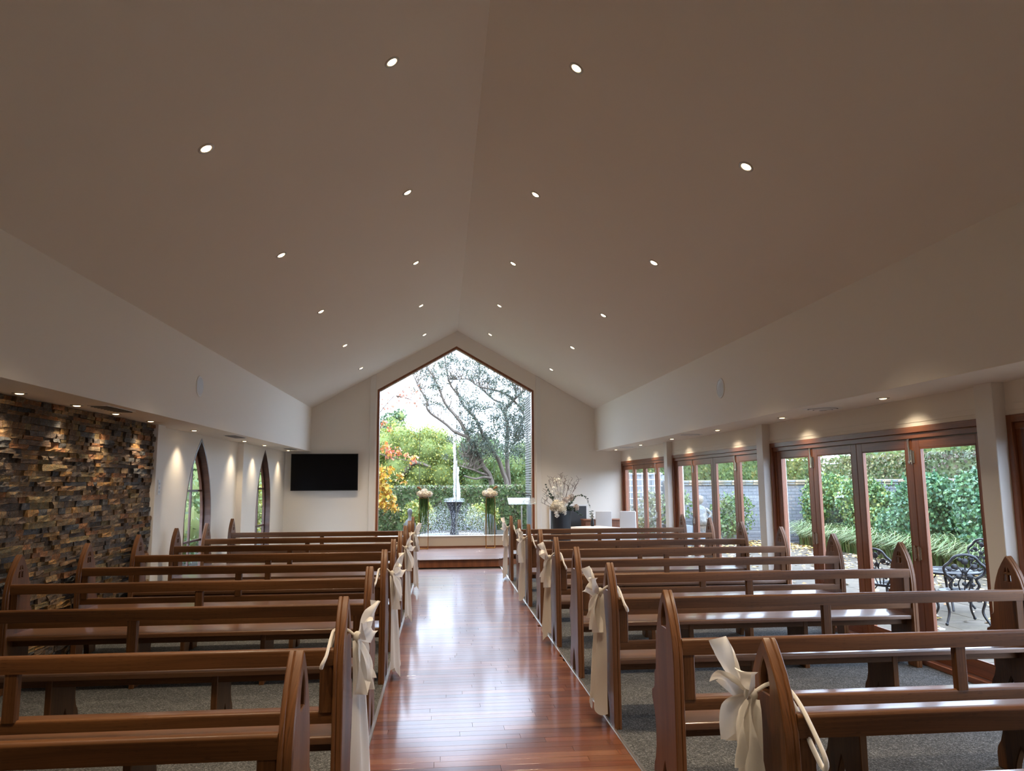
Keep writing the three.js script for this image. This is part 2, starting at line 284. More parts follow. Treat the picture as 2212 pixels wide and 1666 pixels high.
// ---------- lamps ----------
const warm = new THREE.Color(1, 0.8, 0.56);
function downlight(name, label, group, pos, normal, r, cd, angle, mat, aim, tiltLens) {
  const t = thing(name, label, 'downlight', pos, 0, group); t.quaternion.setFromUnitVectors(V(0, -1, 0), normal);
  mesh('trim_ring', lathe([[r * 0.62, -0.001], [r * 0.7, -0.007], [r * 0.98, -0.005], [r, 0.0005]], 28), fitting, t);
  const l = mesh('lamp_lens', lathe([[0.0001, -0.011], [r * 0.35, -0.0105], [r * 0.5, -0.008], [r * 0.6, -0.003]], 24), mat, t);
  l.userData.label = 'glowing lens';
  const s = new THREE.SpotLight(warm, cd, 0, angle, 1, 2); s.position.set(...pos).addScaledVector(normal, 0.04); s.target.position.copy(s.position).add(aim); s.castShadow = true; s.shadow.radius = r / 0.02 * 0.6; scene.add(s, s.target);
}
const ord = ['first', 'second', 'third', 'fourth', 'fifth', 'sixth', 'seventh', 'eighth', 'ninth', 'tenth'];
{
  const nl = V(RY - YT, -(RX - BL), 0).normalize(), nr = V(-(RY - YT), -(BR - RX), 0).normalize();
  const cols = [[-1.73, nl, 'lower line of the slope above the stone wall'], [-0.40, nl, 'upper line of the slope above the stone wall'], [1.02, nr, 'upper line of the slope above the glass doors'], [2.35, nr, 'lower line of the slope above the glass doors']];
  for (const [x, n, where] of cols) [-15.67, -13.05, -10.44, -7.82, -5.28, -2.68, -0.1].forEach((z, k) => {
    const y = x < RX ? YT + (x - BL) / (RX - BL) * (RY - YT) : YT + (BR - x) / (BR - RX) * (RY - YT);
    downlight('ceiling_downlight', `${ord[k]} ceiling downlight from the gable window, ${where}`, 'downlights in the sloping ceiling', [x, y - 0.001, z], n, 0.062, CEIL_CD, 0.72, lens, V(0, -1, 0));
  });
  [-16.5, -14.33, -12.9, -10.33, -8.82, -7.9, -7.08, -6.15].forEach((z, k) => downlight('soffit_downlight', `${ord[k]} small downlight from the gable window in the low soffit by the stone wall`, 'downlights in the soffit by the stone wall', [-3.35, YB - 0.0015, z], V(0, -1, 0), 0.055, SOFFIT_CD, 0.8, lensSmall, V(-0.05, -1, 0)));
  [-16.45, -14.34, -12.33, -10.21, -8.18, -6.2, -4.2].forEach((z, k) => downlight('soffit_downlight', `${ord[k]} small downlight from the gable window in the soffit over the glass doors`, 'downlights in the soffit over the doors', [3.92, YB - 0.0015, z], V(0, -1, 0), 0.055, SOFFIT_CD * 0.5, 1.0, lensSmall, V(0.3, -1, 0)));
}
// ---------- soffit vents, speakers, switch, outlets ----------
[-15.85, -11.68, -7.4].forEach((z, k) => {
  const t = thing('slot_vent', `${ord[k]} dark slotted air vent from the window in the soffit by the stone wall`, 'vent', [-3.17, YB, z], 0, 'soffit slot vents'); t.scale.x = 0.6;
  mesh('frame', merge([box(-0.15, 0.15, -0.006, -0.0005, -0.32, -0.3, 0.001), box(-0.15, 0.15, -0.006, -0.0005, 0.3, 0.32, 0.001), box(-0.15, -0.13, -0.006, -0.0005, -0.3, 0.3, 0.001), box(0.13, 0.15, -0.006, -0.0005, -0.3, 0.3, 0.001)]), plasticWhite, t);
  mesh('backing', box(-0.13, 0.13, -0.002, -0.0005, -0.3, 0.3, 0.0005), grille, t);
  for (let i = 0; i < 9; i++) { const g = box(-0.13, 0.13, -0.001, 0.001, -0.012, 0.012, 0.0005); g.rotateX(0.5); g.translate(0, -0.008, -0.27 + i * 0.0675); mesh('slat', g, fitting, t); }
});
[-15.28, -11.23, -7.16].forEach((z, k) => {
  const t = thing('round_diffuser', `${ord[k]} round white air diffuser from the window in the soffit over the doors`, 'vent', [3.87, YB, z], 0, 'soffit round diffusers');
  for (const [r0, r1, y] of [[0.15, 0.19, -0.006], [0.1, 0.135, -0.014], [0.04, 0.085, -0.02]]) mesh('ring_vane', lathe([[r0, y], [r1, y + 0.004], [r1, y + 0.007], [r0 - 0.004, y + 0.003], [r0, y]], 32), plasticWhite, t);
  mesh('backing', new THREE.CylinderGeometry(0.17, 0.17, 0.002, 28).translate(0, -0.001, 0), greyDark, t);
});
for (const [x, z, s, lab] of [[BL, -9.33, 1, 'round white wall speaker on the bulkhead above the stone wall'], [BR, -9.2, -1, 'round white wall speaker on the bulkhead above the glass doors']]) {
  const t = thing('wall_speaker', lab, 'speaker', [x, 2.803, z]); t.rotation.z = -s * Math.PI / 2;
  mesh('rim', lathe([[0.112, 0.0005], [0.115, 0.008], [0.124, 0.011], [0.131, 0.006], [0.132, 0.0005]], 40), plasticWhite, t);
  mesh('grille', lathe([[0.0001, 0.009], [0.06, 0.0085], [0.1125, 0.006], [0.113, 0.001]], 36), grille, t);
}
{
  const t = thing('switch_plate', 'white light switch plate on the pier beside the stone wall', 'light switch', [WL + 0.1, 1.57, -9.47]);
  mesh('plate', box(0.0005, 0.009, -0.09, 0.09, -0.038, 0.038, 0.003), plasticWhite, t);
  for (const y of [-0.055, -0.005, 0.045]) mesh('rocker', box(0.008, 0.013, y - 0.012, y + 0.012, -0.02, 0.02, 0.002), grille, t);
}
for (const [x, lab] of [[-2.28, 'white double power outlet low on the far wall, nearer the screen side'], [-1.866, 'white double power outlet low on the far wall, nearer the gable window']]) {
  const t = thing('power_outlet', lab, 'outlet', [x, 0.23, D]); mesh('plate', box(-0.058, 0.058, -0.035, 0.035, 0.0005, 0.009, 0.003), plasticWhite, t);
  for (const k of [-0.028, 0.028]) mesh('socket', box(k - 0.014, k + 0.014, -0.014, 0.012, 0.008, 0.0105, 0.001), grille, t);
}
{ // wall-mounted screen
  const t = thing('television', 'large black flat television mounted on the far wall beside the gable window', 'television', [-2.655, 1.862, D]);
  mesh('bracket', box(-0.3, 0.3, -0.2, 0.2, 0.002, 0.06, 0.004), blackPlastic, t);
  const p = new THREE.Group(); p.name = 'panel'; t.add(p); p.position.z = 0.09; p.rotation.x = 0.035;
  mesh('casing', box(-0.745, 0.745, -0.415, 0.415, -0.03, 0.018, 0.006), blackPlastic, p);
  mesh('display_glass', box(-0.733, 0.733, -0.4, 0.405, 0.016, 0.0195, 0.001), blackGloss, p);
}

// ---------- ledgestone wall ----------
{
  const w = struct('wall_stone');
  mesh('backing', box(WL - 0.01, WL + 0.012, 0, YB - 0.001, -9.36, -5.3, 0.001), darkGap, w);
  const r = rng(77), variants = [];
  for (let k = 0; k < 10; k++) {
    const g = new THREE.BoxGeometry(1, 1, 1, 1, 2, 3), p = g.attributes.position;
    for (let i = 0; i < p.count; i++) { const x = p.getX(i), y = p.getY(i), z = p.getZ(i), kx = Math.round(x * 10), ky = Math.round(y * 12), kz = Math.round(z * 12), h = (s) => hash2(kx * 31 + kz, ky * 17 + k * 101, s) - 0.5; p.setXYZ(i, x > 0 ? x + h(1) * 0.3 : x, y + h(2) * (Math.abs(y) > 0.4 ? 0.1 : 0.2), z + h(3) * (Math.abs(z) > 0.4 ? 0.035 : 0.08)); }
    const n = g.toNonIndexed(); n.computeVertexNormals(); variants.push(n);
  }
  const tones = [[0.36, 0.21, 0.075], [0.21, 0.125, 0.06], [0.22, 0.165, 0.1], [0.085, 0.065, 0.052], [0.1, 0.105, 0.11], [0.28, 0.135, 0.055], [0.25, 0.19, 0.09], [0.17, 0.115, 0.075], [0.12, 0.09, 0.065], [0.3, 0.21, 0.11], [0.18, 0.13, 0.09], [0.13, 0.11, 0.095]];
  const sm = stoneMap.clone(), sb = stoneBump.clone(); sm.repeat.set(1.7, 0.28); sb.repeat.set(1.7, 0.28); sm.needsUpdate = sb.needsUpdate = true;
  const mats = tones.map((c) => std({ color: L(c[0] * 1.75, c[1] * 1.6, c[2] * 1.45), map: sm, roughness: 0.85, bumpMap: sb, bumpScale: 0.008 }));
  const all = [];
  for (let y = 0.002; y < YB - 0.02;) {
    const h = Math.min(0.03 + r() * 0.03, YB - 0.004 - y);
    for (let z = -9.37 - r() * 0.03; z < -5.31;) { const len = Math.min(0.1 + r() * r() * 0.36, -5.302 - z); all.push({ y: y + h / 2, z: z + len / 2, h: h * 0.965, len: len - 0.004, d: 0.025 + r() * 0.045, v: Math.floor(r() * 10), m: Math.floor(r() * tones.length), flip: r() < 0.5 }); z += len; }
    y += h;
  }
  for (const s of all) { const seen = s.z < -6.15 - (s.y - 1.7) * 0.05 ? 1 : 0.001; s.w = seen * s.h * s.len / (s.z * s.z * Math.abs(s.z)); }
  all.sort((a, b) => b.w - a.w);
  const place = (s) => { const m = new THREE.Matrix4().compose(V(WL + 0.01 + s.d / 2, s.y, s.z), new THREE.Quaternion().setFromAxisAngle(V(1, 0, 0), s.flip ? Math.PI : 0), V(s.d, s.h, s.len)); return m; };
  for (const s of all.slice(0, 300)) { const o = mesh('stone', variants[s.v], mats[s.m], w); o.applyMatrix4(place(s)); }
  mats.forEach((m, k) => { const gs = all.slice(300).filter((s) => s.m === k).map((s) => variants[s.v].clone().applyMatrix4(place(s))); if (gs.length) { const o = mesh('stone_rest', merge(gs), m, w); o.userData.kind = 'stuff'; } });
}

// ---------- pews ----------
// local frame: z = 0 under the apex of the end panels, +z towards the back of the room, x along the pew from the aisle
function panelShape(holes) {
  const pts = [[0.15, 0], [0.15, 0.55], [0.15, 0.70], [0.144, 0.77], [0.133, 0.825], [0.112, 0.89], [0.085, 0.945], [0.05, 0.995], [0.014, 1.038], [0, 1.05], [-0.014, 1.038], [-0.05, 0.995], [-0.085, 0.945], [-0.112, 0.89], [-0.135, 0.83], [-0.15, 0.77], [-0.162, 0.70], [-0.167, 0.64], [-0.172, 0.622], [-0.192, 0.612], [-0.197, 0.6], [-0.199, 0.55], [-0.207, 0.527], [-0.226, 0.512], [-0.25, 0.502], [-0.256, 0.48], [-0.25, 0.455], [-0.226, 0.42], [-0.204, 0.37], [-0.193, 0.3], [-0.2, 0.22], [-0.22, 0.165], [-0.244, 0.13], [-0.252, 0.1], [-0.252, 0], [-0.12, 0], [-0.112, 0.06], [-0.09, 0.13], [-0.05, 0.2], [-0.01, 0.13], [0.012, 0.06], [0.02, 0]];
  return poly(pts, holes);
}
const lancet = [[-0.038, 0.868], [0.038, 0.868], [0.04, 0.9], [0.032, 0.935], [0.016, 0.965], [0, 0.985], [-0.016, 0.965], [-0.032, 0.935], [-0.04, 0.9]];
const fourLights = [[[-0.034, 0.868], [-0.008, 0.868], [-0.008, 0.914], [-0.03, 0.914]], [[0.008, 0.868], [0.034, 0.868], [0.03, 0.914], [0.008, 0.914]], [[-0.026, 0.932], [-0.008, 0.932], [-0.008, 0.966], [-0.014, 0.96]], [[0.008, 0.932], [0.026, 0.932], [0.014, 0.96], [0.008, 0.966]]];
// extruded in (z,y) and stood across x from x0 to x1; the first side carries the plain lancet
function standing(shape, x0, depth, bevel) { const g = extrude(shape, depth - 2 * bevel, bevel, 1); g.translate(0, 0, bevel); { const p = g.attributes.position, n = g.attributes.normal, u = g.attributes.uv; for (let i = 0; i < p.count; i++) if (Math.abs(n.getZ(i)) < 0.9) u.setXY(i, p.getZ(i) + p.getX(i) * 0.3, p.getY(i)); } g.rotateY(-Math.PI / 2); g.translate(x0 + depth, 0, 0); return toCreasedNormals(g, 0.6); }
const legShape = poly([[0.05, 0], [0.05, 0.4], [-0.32, 0.4], [-0.31, 0.36], [-0.285, 0.32], [-0.268, 0.26], [-0.272, 0.2], [-0.29, 0.15], [-0.315, 0.115], [-0.325, 0.08], [-0.325, 0], [-0.2, 0], [-0.185, 0.06], [-0.165, 0.11], [-0.14, 0.165], [-0.115, 0.11], [-0.095, 0.06], [-0.08, 0]]);
function roundTop(w, h, r) { const s = new THREE.Shape(), a = w / 2, b = h / 2; s.moveTo(-a, -b); s.lineTo(a, -b); s.lineTo(a, b - r); s.quadraticCurveTo(a, b, a - r, b); s.lineTo(-a + r, b); s.quadraticCurveTo(-a, b, -a, b - r); s.lineTo(-a, -b); return s; }
function railX(w, h, len, r, x, y, z) { const g = extrude(roundTop(w, h, r), len, 0, 1, 5); g.rotateY(Math.PI / 2); g.translate(x, y, z); return toCreasedNormals(g, 0.6); }
function makePew(len, s) { // s = 1: pew runs +x from the aisle, -1: runs -x
  const o = new THREE.Group(), parts = [];
  const put = (n, g, m) => { if (s < 0) { g.scale(-1, 1, 1); const p = g.attributes, i = g.index; if (i) { for (let k = 0; k < i.count; k += 3) { const a = i.getX(k); i.setX(k, i.getX(k + 1)); i.setX(k + 1, a); } } else for (const q of Object.values(p)) for (let k = 0; k < q.count; k += 3) for (let c = 0; c < q.itemSize; c++) { const a = q.getComponent(k, c); q.setComponent(k, c, q.getComponent(k + 1, c)); q.setComponent(k + 1, c, a); } g.computeVertexNormals(); } return mesh(n, g.index ? g : toCreasedNormals(g, 0.6), m, o); };
  const end = (x, outwards) => merge(outwards < 0 ? [standing(panelShape([lancet]), x, 0.03, 0.004), standing(panelShape(fourLights), x + 0.03, 0.02, 0.004)] : [standing(panelShape(fourLights), x, 0.02, 0.004), standing(panelShape([lancet]), x + 0.02, 0.03, 0.004)]);
  put('end_panel', end(0, -1), pewEdge); put('end_panel', end(len - 0.05, 1), pewEdge);
  put('top_rail', railX(0.042, 0.076, len - 0.1, 0.014, 0.05, 0.793, 0.118), pewWood);
  put('lower_rail', railX(0.036, 0.056, len - 0.1, 0.012, 0.05, 0.523, 0.114), pewWood);
  for (const x of [0.05, len / 2 - 0.031, len - 0.112]) put('post', box(x, x + 0.062, 0.545, 0.762, 0.098, 0.136, 0.006), pewWood);
  put('seat', railX(0.49, 0.034, len - 0.1, 0.012, 0.05, 0.421, -0.115), pewSeat);
  put('apron', box(0.05, len - 0.05, 0.345, 0.404, 0.02, 0.045, 0.003), pewWood);
  put('apron', box(0.05, len - 0.05, 0.345, 0.404, -0.31, -0.288, 0.003), pewWood);
  for (const x of [len / 3, len * 2 / 3 + 0.02]) put('leg', standing(legShape, x - 0.02, 0.04, 0.004), pewWood);
  return o;
}
const rowZ = [-12.47, -11.16, -9.93, -8.745, -7.54, -6.385, -5.106, -3.79, -2.6, -1.4];
const protoR = makePew(3.0, 1), protoL = makePew(2.95, -1);
for (const [proto, x, side, bows] of [[protoR, AR, 'on the glass-door side', 0], [protoL, AL - 0.007, 'on the stone-wall side', 1]]) rowZ.forEach((z, k) => {
  const o = proto.clone(); o.name = numbered('church_pew'); o.position.set(x, 0.001, z); scene.add(o);
  const bow = k % 2 === bows;
  tag(o, `brown pew ${side}, ${ord[k]} from the dais, ${bow ? 'with a bow' : 'plain aisle end'}`, 'pew', `pews ${side}`);
});

// ---------- tulle bows on every other pew ----------
function ribbon(p0, p1, p2, w, seed, curl = 0.02, point = 1) {
  const c = new THREE.QuadraticBezierCurve3(V(...p0), V(...p1), V(...p2)), r = rng(seed), ph = r() * 6;
  const across = V(...p2).sub(V(...p0)).cross(V(1, 0.25, 0.2)).normalize();
  return surface((s, t) => { const q = c.getPoint(t), tan = c.getTangent(t), n = across.clone().cross(tan).normalize(), k = s * 2 - 1, hw = w * (0.1 + 0.9 * Math.sin(Math.min(1, t * 1.6) * Math.PI / 2)) * (t > 0.6 && point ? 1 - ((t - 0.6) / 0.4) ** 1.3 * 0.95 : 1); q.addScaledVector(across, k * hw).addScaledVector(n, curl * Math.cos(k * 2.4 + ph) * t + 0.009 * Math.sin(t * 6 + k * 5 + ph) * Math.min(1, t * 3)); return [q.x, q.y, q.z]; }, 12, 18);
}
function bow(k, s, lab) { // s: direction from the panel into the aisle along x
  const x = s < 0 ? AR : AL - 0.007, r = rng(400 + k * 7 + (s > 0 ? 50 : 0)), j = (a) => (r() - 0.5) * a;
  const t = thing('tulle_bow', lab, 'bow', [x + s * 0.004, 0, rowZ[k]], 0, 'tulle bows on the pew ends');
  const K = [s * 0.035, 0.845 + j(0.02), -0.03 + j(0.02)], R = (dx, dy, dz) => [K[0] + s * dx, K[1] + dy, K[2] + dz], seed = 900 + k * 31 + (s > 0 ? 13 : 0);
  mesh('knot', new THREE.SphereGeometry(0.026, 14, 10).scale(0.9, 1.15, 1).translate(...K), tulle, t);
  mesh('loop', ribbon(K, R(0.05 + j(0.02), 0.06, -0.06), R(0.07 + j(0.03), 0.15 + j(0.05), -0.11 + j(0.05)), 0.068, seed, 0.03), tulle, t);
  mesh('loop', ribbon(K, R(0.05, 0.03, -0.07), R(0.06 + j(0.03), -0.01 + j(0.06), -0.17 + j(0.04)), 0.06, seed + 1, 0.03), tulle, t);
  mesh('loop', ribbon(K, R(0.06, 0.05, 0.05), R(0.06 + j(0.03), 0.08 + j(0.06), 0.12 + j(0.04)), 0.055, seed + 2, 0.03), tulle, t);
  mesh('streamer', ribbon(K, R(0.05, -0.05, 0.06), R(0.04, -0.27 + j(0.06), 0.1 + j(0.04)), 0.062, seed + 3, 0.035), tulle, t);
  mesh('streamer', ribbon(K, R(0.06, -0.06, 0.02), R(0.06, -0.22 + j(0.06), 0.05 + j(0.03)), 0.05, seed + 4, 0.03), tulle, t);
  mesh('streamer', ribbon(K, R(0.05, -0.05, -0.05), R(0.05, -0.2 + j(0.05), -0.09 + j(0.03)), 0.058, seed + 5, 0.035), tulle, t);
  const ph = r() * 6, tilt = j(0.05) - 0.01, y0 = 0.07 + r() * 0.06;
  mesh('long_tail', surface((u, v) => { const q = u * 2 - 1, hw = 0.025 + 0.105 * Math.pow(v, 0.55), y = K[1] - 0.01 - (K[1] - y0) * v + (v > 0.9 ? (v - 0.9) * 0.45 * Math.sin(q * 5 + ph) : 0); const dx = 0.012 + (0.022 + 0.075 * Math.pow(v, 0.6)) * Math.sqrt(1 - q * q * 0.96) + 0.011 * Math.sin(q * 10 + ph + v * 1.2) * Math.min(1, v * 3); return [s * dx, y, K[2] + q * hw + tilt * v + 0.006 * Math.sin(v * 9 + q * 3 + ph)]; }, 30, 26), tulle, t);
  // sash: behind the panel, with its loose loop hanging on the seat side
  const I = (d, y, z) => [-s * (0.054 + d), y, z], sash = [[-s * 0.02, 0.895, 0], I(0.012, 0.893, 0.004), I(0.02, 0.87, 0.09), I(0.03, 0.8, 0.17), I(0.045, k === 8 ? 0.71 : 0.77, k === 8 ? 0.225 : 0.185), I(0.05, k === 8 ? 0.68 : 0.75, k === 8 ? 0.2 : 0.17), I(0.04, k === 8 ? 0.73 : 0.78, 0.15), I(0.025, 0.82, 0.09), I(0.014, 0.88, 0.006)];
  mesh('sash', limb([K, ...sash], 0.007, 0.009, 60, 8), tulle, t);
}
rowZ.forEach((z, k) => {
  if (k % 2 === 0) bow(k, -1, `cream tulle bow with long tail on the ${ord[k]} pew from the dais, glass-door side`);
  else bow(k, 1, `cream tulle bow with long tail on the ${ord[k]} pew from the dais, stone-wall side`);
});

// ---------- foliage helpers ----------
const leafMat = phys({ color: L(1, 1, 1), roughness: 0.6, transmission: 0.3, thickness: 0, side: THREE.DoubleSide });
const leafGloss = phys({ color: L(1, 1, 1), roughness: 0.5, side: THREE.DoubleSide });
function leafGeom2(w, h, fold = 0.25) { // pointed leaf folded on its midrib, root at the origin, along +y
  const g = new THREE.BufferGeometry(), z = w * fold;
  const P = [0, 0, 0, -w, h * 0.42, z, 0, h * 0.5, 0, w, h * 0.42, z, 0, h, -z * 0.6];
  g.setAttribute('position', new THREE.Float32BufferAttribute(P, 3)); g.setIndex([0, 2, 1, 0, 3, 2, 1, 2, 4, 2, 3, 4]); g.computeVertexNormals();
  g.setAttribute('uv', new THREE.Float32BufferAttribute([0.5, 0, 0, 0.4, 0.5, 0.5, 1, 0.4, 0.5, 1], 2)); return g;
}
const leafS = leafGeom2(0.5, 1), leafNarrow = leafGeom2(0.16, 1), leafRound = leafGeom2(0.62, 1, 0.12);
// blobs: [x,y,z,rx,ry,rz] ellipsoids (or boxes); leaves sit through the outer part of each
function leaves(parent, name, blobs, n, size, geo, mat, tones, seed, { shell = 0.55, isBox = false, droop = 0, vary = 0.5 } = {}) {
  const r = rng(seed), im = new THREE.InstancedMesh(geo, mat, n), m = new THREE.Matrix4(), q = new THREE.Quaternion(), e = new THREE.Euler(), c = new THREE.Color();
  const vol = blobs.map((b) => isBox ? b[3] * b[4] + b[4] * b[5] + b[3] * b[5] : Math.pow(b[3] * b[4] * b[5], 0.67)), tot = vol.reduce((a, b) => a + b, 0);
  let i = 0; blobs.forEach((b, k) => {
    const cnt = k === blobs.length - 1 ? n - i : Math.round(n * vol[k] / tot);
    for (let a = 0; a < cnt && i < n; a++, i++) {
      let x, y, z;
      if (isBox) { const f = r() * (b[3] * b[4] * 2 + b[4] * b[5] * 2 + b[3] * b[5]); const d = 1 - 0.1 * r() * r() * 2; x = (r() * 2 - 1); y = (r() * 2 - 1); z = (r() * 2 - 1); if (f < b[3] * b[4] * 2) z = (r() < 0.5 ? -1 : 1) * (0.94 + 0.08 * r()); else if (f < b[3] * b[4] * 2 + b[4] * b[5] * 2) x = (r() < 0.5 ? -1 : 1) * (0.94 + 0.08 * r()); else y = 0.95 + 0.09 * r() * d; }
      else { const th = r() * 6.2832, cz = r() * 2 - 1, sz = Math.sqrt(1 - cz * cz), rad = shell + (1 - shell) * Math.pow(r(), 0.6) + (r() < 0.12 ? r() * 0.25 : 0); x = Math.cos(th) * sz * rad; y = cz * rad; z = Math.sin(th) * sz * rad; }
      e.set((r() - 0.5) * 3.4 + droop, r() * 6.283, (r() - 0.5) * 3.0); q.setFromEuler(e);
      const s = size * (1 - vary / 2 + r() * vary); m.compose(V(b[0] + x * b[3], b[1] + y * b[4], b[2] + z * b[5]), q, V(s, s, s)); im.setMatrixAt(i, m);
      const t = tones[Math.floor(r() * tones.length)], v = 0.7 + r() * 0.6; im.setColorAt(i, c.setRGB(t[0] * v, t[1] * v, t[2] * v));
    }
  });
  im.name = name; im.userData.kind = 'stuff'; im.castShadow = im.receiveShadow = true; parent.add(im); return im;
}
const sph = (b) => [b[0], b[1], b[2], b[3], b[3], b[3]];
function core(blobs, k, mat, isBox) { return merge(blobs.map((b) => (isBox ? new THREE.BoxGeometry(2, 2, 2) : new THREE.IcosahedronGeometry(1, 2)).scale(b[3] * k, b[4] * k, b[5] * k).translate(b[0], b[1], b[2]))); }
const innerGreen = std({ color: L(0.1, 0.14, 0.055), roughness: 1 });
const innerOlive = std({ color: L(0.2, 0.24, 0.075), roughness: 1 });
const bark = std({ color: L(0.24, 0.2, 0.165), map: barkMap, roughness: 0.95 });
const barkPale = std({ color: L(0.2, 0.165, 0.14), map: barkMap, roughness: 0.9 });

// ---------- on and around the dais ----------
function petalBall(rad, n, w, h, seed, squash = 1) { // a bloom: petals all over a small core
  const r = rng(seed), gs = [new THREE.IcosahedronGeometry(rad * 0.72, 1)];
  for (let i = 0; i < n; i++) { const y = 1 - 2 * (i + 0.5) / n, th = i * 2.39996, s = Math.sqrt(1 - y * y), d = V(Math.cos(th) * s, y, Math.sin(th) * s), g = leafGeom2(w, h, 0.5); g.rotateX(0.2 + r() * 0.9); g.rotateZ(r() * 6.28); g.applyQuaternion(new THREE.Quaternion().setFromUnitVectors(V(0, 0, 1), d)); g.translate(d.x * rad * 0.8, d.y * rad * 0.8, d.z * rad * 0.8); gs.push(g); }
  return merge(gs).scale(1, squash, 1);
}
const cream = std({ color: L(0.84, 0.76, 0.6), roughness: 0.9, side: THREE.DoubleSide });
const ivory = std({ color: L(0.88, 0.83, 0.74), roughness: 0.9, side: THREE.DoubleSide });
const blush = std({ color: L(0.62, 0.5, 0.41), roughness: 0.9, side: THREE.DoubleSide });
const podBrown = std({ color: L(0.3, 0.16, 0.07), roughness: 0.9 });
const twigMat = std({ color: L(0.12, 0.075, 0.05), roughness: 0.9 });
const euca = std({ color: L(0.075, 0.105, 0.075), roughness: 0.7, side: THREE.DoubleSide });
const vineGreen = std({ color: L(0.06, 0.14, 0.03), roughness: 0.8 });
for (const [x, zz, lab, sd, sg] of [[-0.408, -16.86, 'tall gold wire stand with cream flowers and trailing green, stone-wall side of the window', 3, -1], [1.09, -16.85, 'tall gold wire stand with cream flowers and trailing green, lectern side of the window', 5, 1]]) {
  const t = thing('flower_stand', lab, 'flower stand', [x, DAIS + 0.001, zz], 0, 'flower stands before the gable window'), h = 1.12, a = 0.1, b = 0.005;
  for (const [px, pz] of [[-a, -a], [a, -a], [-a, a], [a, a]]) mesh('upright', box(px - b, px + b, 0, h, pz - b, pz + b, 0.001), gold, t);
  for (const y of [b, h]) mesh('square_frame', merge([box(-a, a, y - b, y + b, -a - b, -a + b, 0.001), box(-a, a, y - b, y + b, a - b, a + b, 0.001), box(-a - b, -a + b, y - b, y + b, -a, a, 0.001), box(a - b, a + b, y - b, y + b, -a, a, 0.001)]), gold, t);
  mesh('flower_tray', new THREE.CylinderGeometry(0.095, 0.085, 0.05, 20).translate(0, h + 0.028, 0), greyDark, t);
  const r = rng(sd);
  [[-0.06, 0.09, 0.06], [0.07, 0.1, 0.05], [0.0, 0.15, -0.02], [-0.1, 0.1, -0.05], [0.11, 0.09, -0.03], [0.01, 0.08, 0.11]].forEach(([fx, fy, fz], i) => mesh('bloom', petalBall(0.072 + r() * 0.016, 120, 0.016, 0.03, sd * 10 + i, 0.85).translate(fx - sg * 0.01, h + fy, fz), i % 2 ? cream : ivory, t));
  const pod = lathe([[0.001, 0], [0.02, 0.01], [0.028, 0.05], [0.022, 0.1], [0.001, 0.12]], 14); pod.rotateZ(-sg * 1.0); pod.translate(sg > 0 ? 0.06 : -0.05, h + 0.19, 0.05); mesh('seed_pod', pod, podBrown, t);
  const strands = []; for (let i = 0; i < 46; i++) { const th = r() * 6.28, rad = 0.03 + r() * 0.08, sx = Math.cos(th) * rad, sz = Math.sin(th) * rad, len = (0.3 + r() * 0.55) * (i % 9 === 0 ? 1.2 : 1); strands.push(limb([[sx, h + 0.03, sz], [sx * 1.2 + (r() - 0.5) * 0.03, h - len * 0.4, sz * 1.2], [sx * 1.1 + (r() - 0.5) * 0.05, h - len, sz * 1.1]], 0.004 + r() * 0.005, 0.002, 8, 4)); }
  const vine = mesh('trailing_vine', merge(strands), vineGreen, t); vine.userData.kind = 'stuff'; vine.userData.label = 'hanging green strands';
}
{ // acrylic lectern
  const t = thing('lectern', 'clear acrylic lectern on a slim post at the edge of the dais', 'lectern', [1.66, DAIS + 0.001, -15.55]);
  mesh('base', box(-0.2, 0.2, 0, 0.015, -0.16, 0.16, 0.004), acrylic, t);
  mesh('post', merge([new THREE.CylinderGeometry(0.016, 0.016, 0.96, 16).translate(0, 0.49, 0), new THREE.CylinderGeometry(0.045, 0.045, 0.015, 20).translate(0, 0.02, 0)]), alu, t);
  const top = new THREE.Group(); top.name = 'reading_tray'; t.add(top); top.position.set(0, 1.07, 0.02); top.rotation.x = 0.33;
  mesh('tray', box(-0.285, 0.285, -0.006, 0.006, -0.19, 0.19, 0.002), acrylic, top);
  mesh('ledge', box(-0.285, 0.285, 0.006, 0.03, 0.178, 0.19, 0.002), acrylic, top);
  const c = thing('microphone_clamp', 'small black microphone clamp fixed to the lectern tray', 'microphone', [1.87, 1.27, -15.66]);
  mesh('clamp', merge([box(-0.006, 0.006, -0.09, 0.05, -0.006, 0.006, 0.001), box(-0.03, 0.012, -0.1, -0.085, -0.012, 0.012, 0.002), box(-0.08, 0.0, 0.045, 0.06, -0.008, 0.008, 0.002)]), blackPlastic, c);
  mesh('handle', limb([[-0.08, 0.052, 0], [-0.15, 0.055, 0], [-0.16, 0.09, 0], [-0.09, 0.1, 0], [-0.02, 0.085, 0]], 0.009, 0.008, 20, 8), blackPlastic, c);
}
